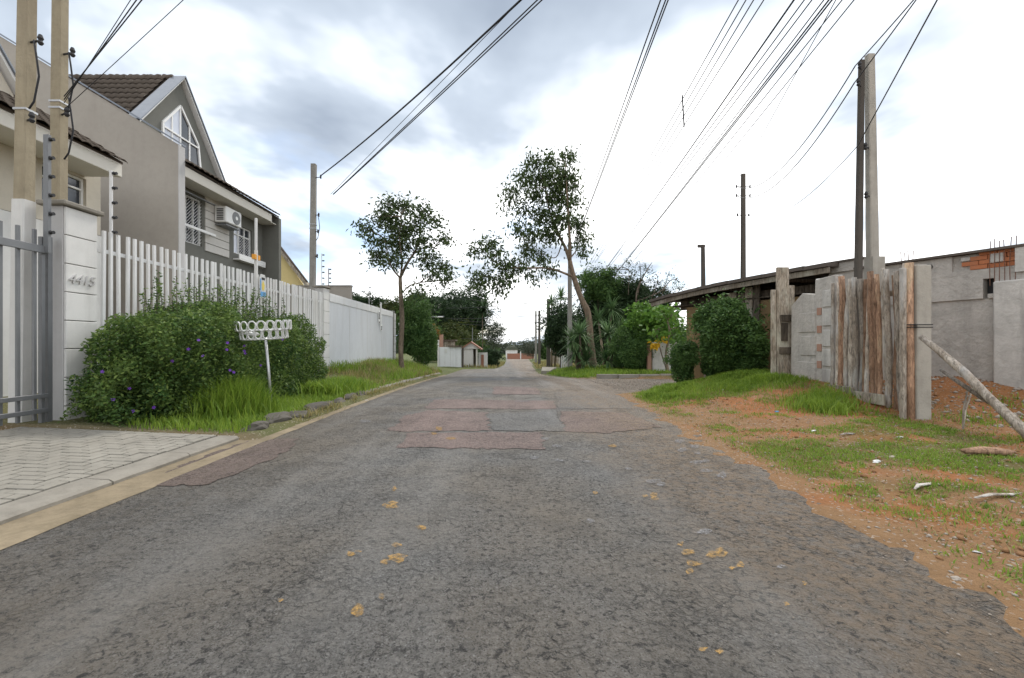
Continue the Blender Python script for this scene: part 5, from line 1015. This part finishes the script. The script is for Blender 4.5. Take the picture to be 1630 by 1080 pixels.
p = scat(60000, 3.2, 7.0, 8.4, 13.6, lambda x, y: smooth01((x-RE(y)-.1)/.6)*(.3+.7*smooth01((fbm(x, y, 1.1, 1)-.38)/.14))*np.where((x > 6.35) & (y < 9.9), 0, 1)*smooth01((y-8.6+.7*(x-4.5)*.4)/1.2))
grass('mound_grass', 'lush green grass on the mound before the round bush', p, .03+.26*np.clip(fbm(p[:, 0], p[:, 1], 2.2, 4)-.2, 0, 1)*rng.uniform(.5, 1.3, len(p)), M['grass'], .006, .7)
p = np.concatenate([rng.normal((5.55, 7.5), (.28, .25), (1500, 2)), rng.normal((5.9, 7.9), (.2, .2), (700, 2))]); grass('grass_tuft', 'darker grass tuft before the log fence', p, rng.uniform(.05, .24, len(p)), M['grass'], .006, .7)
p = np.concatenate([rng.normal(c, (.25, .2), (170, 2)) for c in ((7.3, 6.2), (8.0, 6.9), (6.9, 6.5))]); grass('weed_tuft', 'low weeds on the dirt behind the fence post', p, rng.uniform(.03, .11, len(p)), M['grass'], .006, .7)
p = scat(14000, 2.5, 9, 19.7, 27, lambda x, y: np.where(y < 23, 1, .5)*smooth01((x-RE(y)-.05)/.3)); grass('far_verge_grass', 'green grass strip under the tall leaning tree', p, rng.uniform(.06, .22, len(p)), M['grass'], .014)
p = scat(12000, -4, 8, 38.6, 75, lambda x, y: np.where((x < LE(y)-.05) | (x > RE(y)+.1), 1, 0)); grass('far_verge_grass', 'grass edging both sides of the far road', p, rng.uniform(.1, .35, len(p)), M['grass_dry'], .03)
# ------------------------------------------------------------------ pebbles, litter, sticks
M['clod'] = stucco('clod', (.27, .145, .07), .35, 30, .01, 0)
def pebbles(n_, x0, x1, y0, y1, rmin, rmax, name, label, dens, mat='pebble'):
    p = scat(n_, x0, x1, y0, y1, dens); vs = []; fs = []; t_ = np.array([[1, 0, 0], [-1, 0, 0], [0, 1, 0], [0, -1, 0], [0, 0, .6], [0, 0, -.6]], float); tri = np.array([(0, 2, 4), (2, 1, 4), (1, 3, 4), (3, 0, 4), (2, 0, 5), (1, 2, 5), (3, 1, 5), (0, 3, 5)])
    z = np.maximum(H(p[:, 0], p[:, 1]), np.where((p[:, 0] < RE(p[:, 1])+.4), zr(p[:, 1])+.004, -9)); n2 = len(p); r_ = rng.uniform(rmin, rmax, n2)*rng.random(n2)**1.5+rmin
    v_ = (t_[None]*rng.uniform(.6, 1.3, (n2, 6, 3))*r_[:, None, None])+np.stack([p[:, 0], p[:, 1], z+r_*.2], -1)[:, None]; f_ = (tri[None]+(np.arange(n2)*6)[:, None, None]).reshape(-1, 3)
    o = npmesh(name, v_.reshape(-1, 3), f_, M[mat]); tag(o, label, 'stones', None, 'stuff')
pebbles(9000, 1.9, 7.5, 1.2, 13, .004, .02, 'pebbles', 'small stones and clods strewn over the dirt verge', lambda x, y: .8*smooth01((x-RE(y)+.35)/.5))
pebbles(7000, 2.1, 8.5, 1.2, 12.5, .005, .035, 'clods', 'red-brown clods of earth strewn over the dirt verge', lambda x, y: .75*smooth01((x-RE(y)+.1)/.8)*smooth01((fbm(x, y, 1.4, 21)-.35)/.2), 'clod')
pebbles(2500, 1.0, 3, 1.2, 9, .003, .008, 'road_grit', 'loose grit along the ragged road edge', lambda x, y: .7*smooth01((x-RE(y)+1.3)/1.2))
pebbles(2500, 3.5, 7.5, 13, 19, .01, .03, 'bay_gravel', 'grey gravel covering the roadside bay', lambda x, y: np.ones_like(x))
pebbles(700, 6.9, 9, 5.8, 8.5, .01, .06, 'rubble', 'rubble and clods behind the fence post', lambda x, y: np.ones_like(x))
for px, py, s, mat, lab in ((388+190*0+1151-388, 638, .07, 'white_plastic', 'white scrap of plastic in grass before the round bush'), (1237, 656, .06, 'blue_plastic', 'pale blue plastic scrap on the dirt beside grass'), (1432, 697, .07, 'white_plastic', 'crumpled clear plastic bag on dirt before the post'), (1294, 687, .06, 'white_plastic', 'flat white paper scrap on the patchy verge'), (1395, 736, .06, 'white_plastic', 'white chip lying on tan dirt'), (1420, 728, .05, 'pebble', 'pale stone lying on tan dirt'), (1555, 880, .03, 'white_plastic', 'small white scrap near the scattered stones'), (1521, 922, .035, 'pebble', 'largest pale stone beside the ragged asphalt edge'), (583, 634, .07, 'white_plastic', 'white scrap at the end of the rough kerb')):
    D = 6.0
    for _ in range(25): D = (EYE-max(Hs(PX(px, D), D), float(zr(D))))*F/(py-HY)
    x = PX(px, D); o = rock('litter_scrap', (x, D, max(Hs(x, D), float(zr(D)))+s*.1), (s*.65, s*.45, s*.2), M[mat]); tag(o, lab, 'litter')
for k, (px, py, l, ang, lab, mt) in enumerate(((1470, 776, .36, .5, 'grey splintered stick lying on dirt verge', 'log_grey'), (1590, 792, .5, .2, 'thin stick at the edge of red dirt', 'log_grey'), (1575, 725, .5, -.1, 'broken orange-brown wood slab on the red dirt', 'log'), (1270, 628, .55, .05, 'reddish stick on mound grass before the block wall', 'brick'), (1350, 693, .3, .3, 'short stick on dirt before the log fence', 'log_grey'))):
    D = 6.0
    for _ in range(25): D = (EYE-Hs(PX(px, D), D))*F/(py-HY)
    x = PX(px, D); w = .07 if k == 2 else .018; o = MB().tube([(-l/2, 0, 0), (-l*.1, .02, .01), (l*.2, -.015, .012), (l/2, .01, 0)], [w*.5, w, w*.9, w*.3], 7, True, .15).build('stick', M[mt], None, True)
    o.location = (x, D, Hs(x, D)+w*.5+.005); o.rotation_euler = (0, 0, ang); o.scale = (1, 1, .6); tag(o, lab, 'stick')
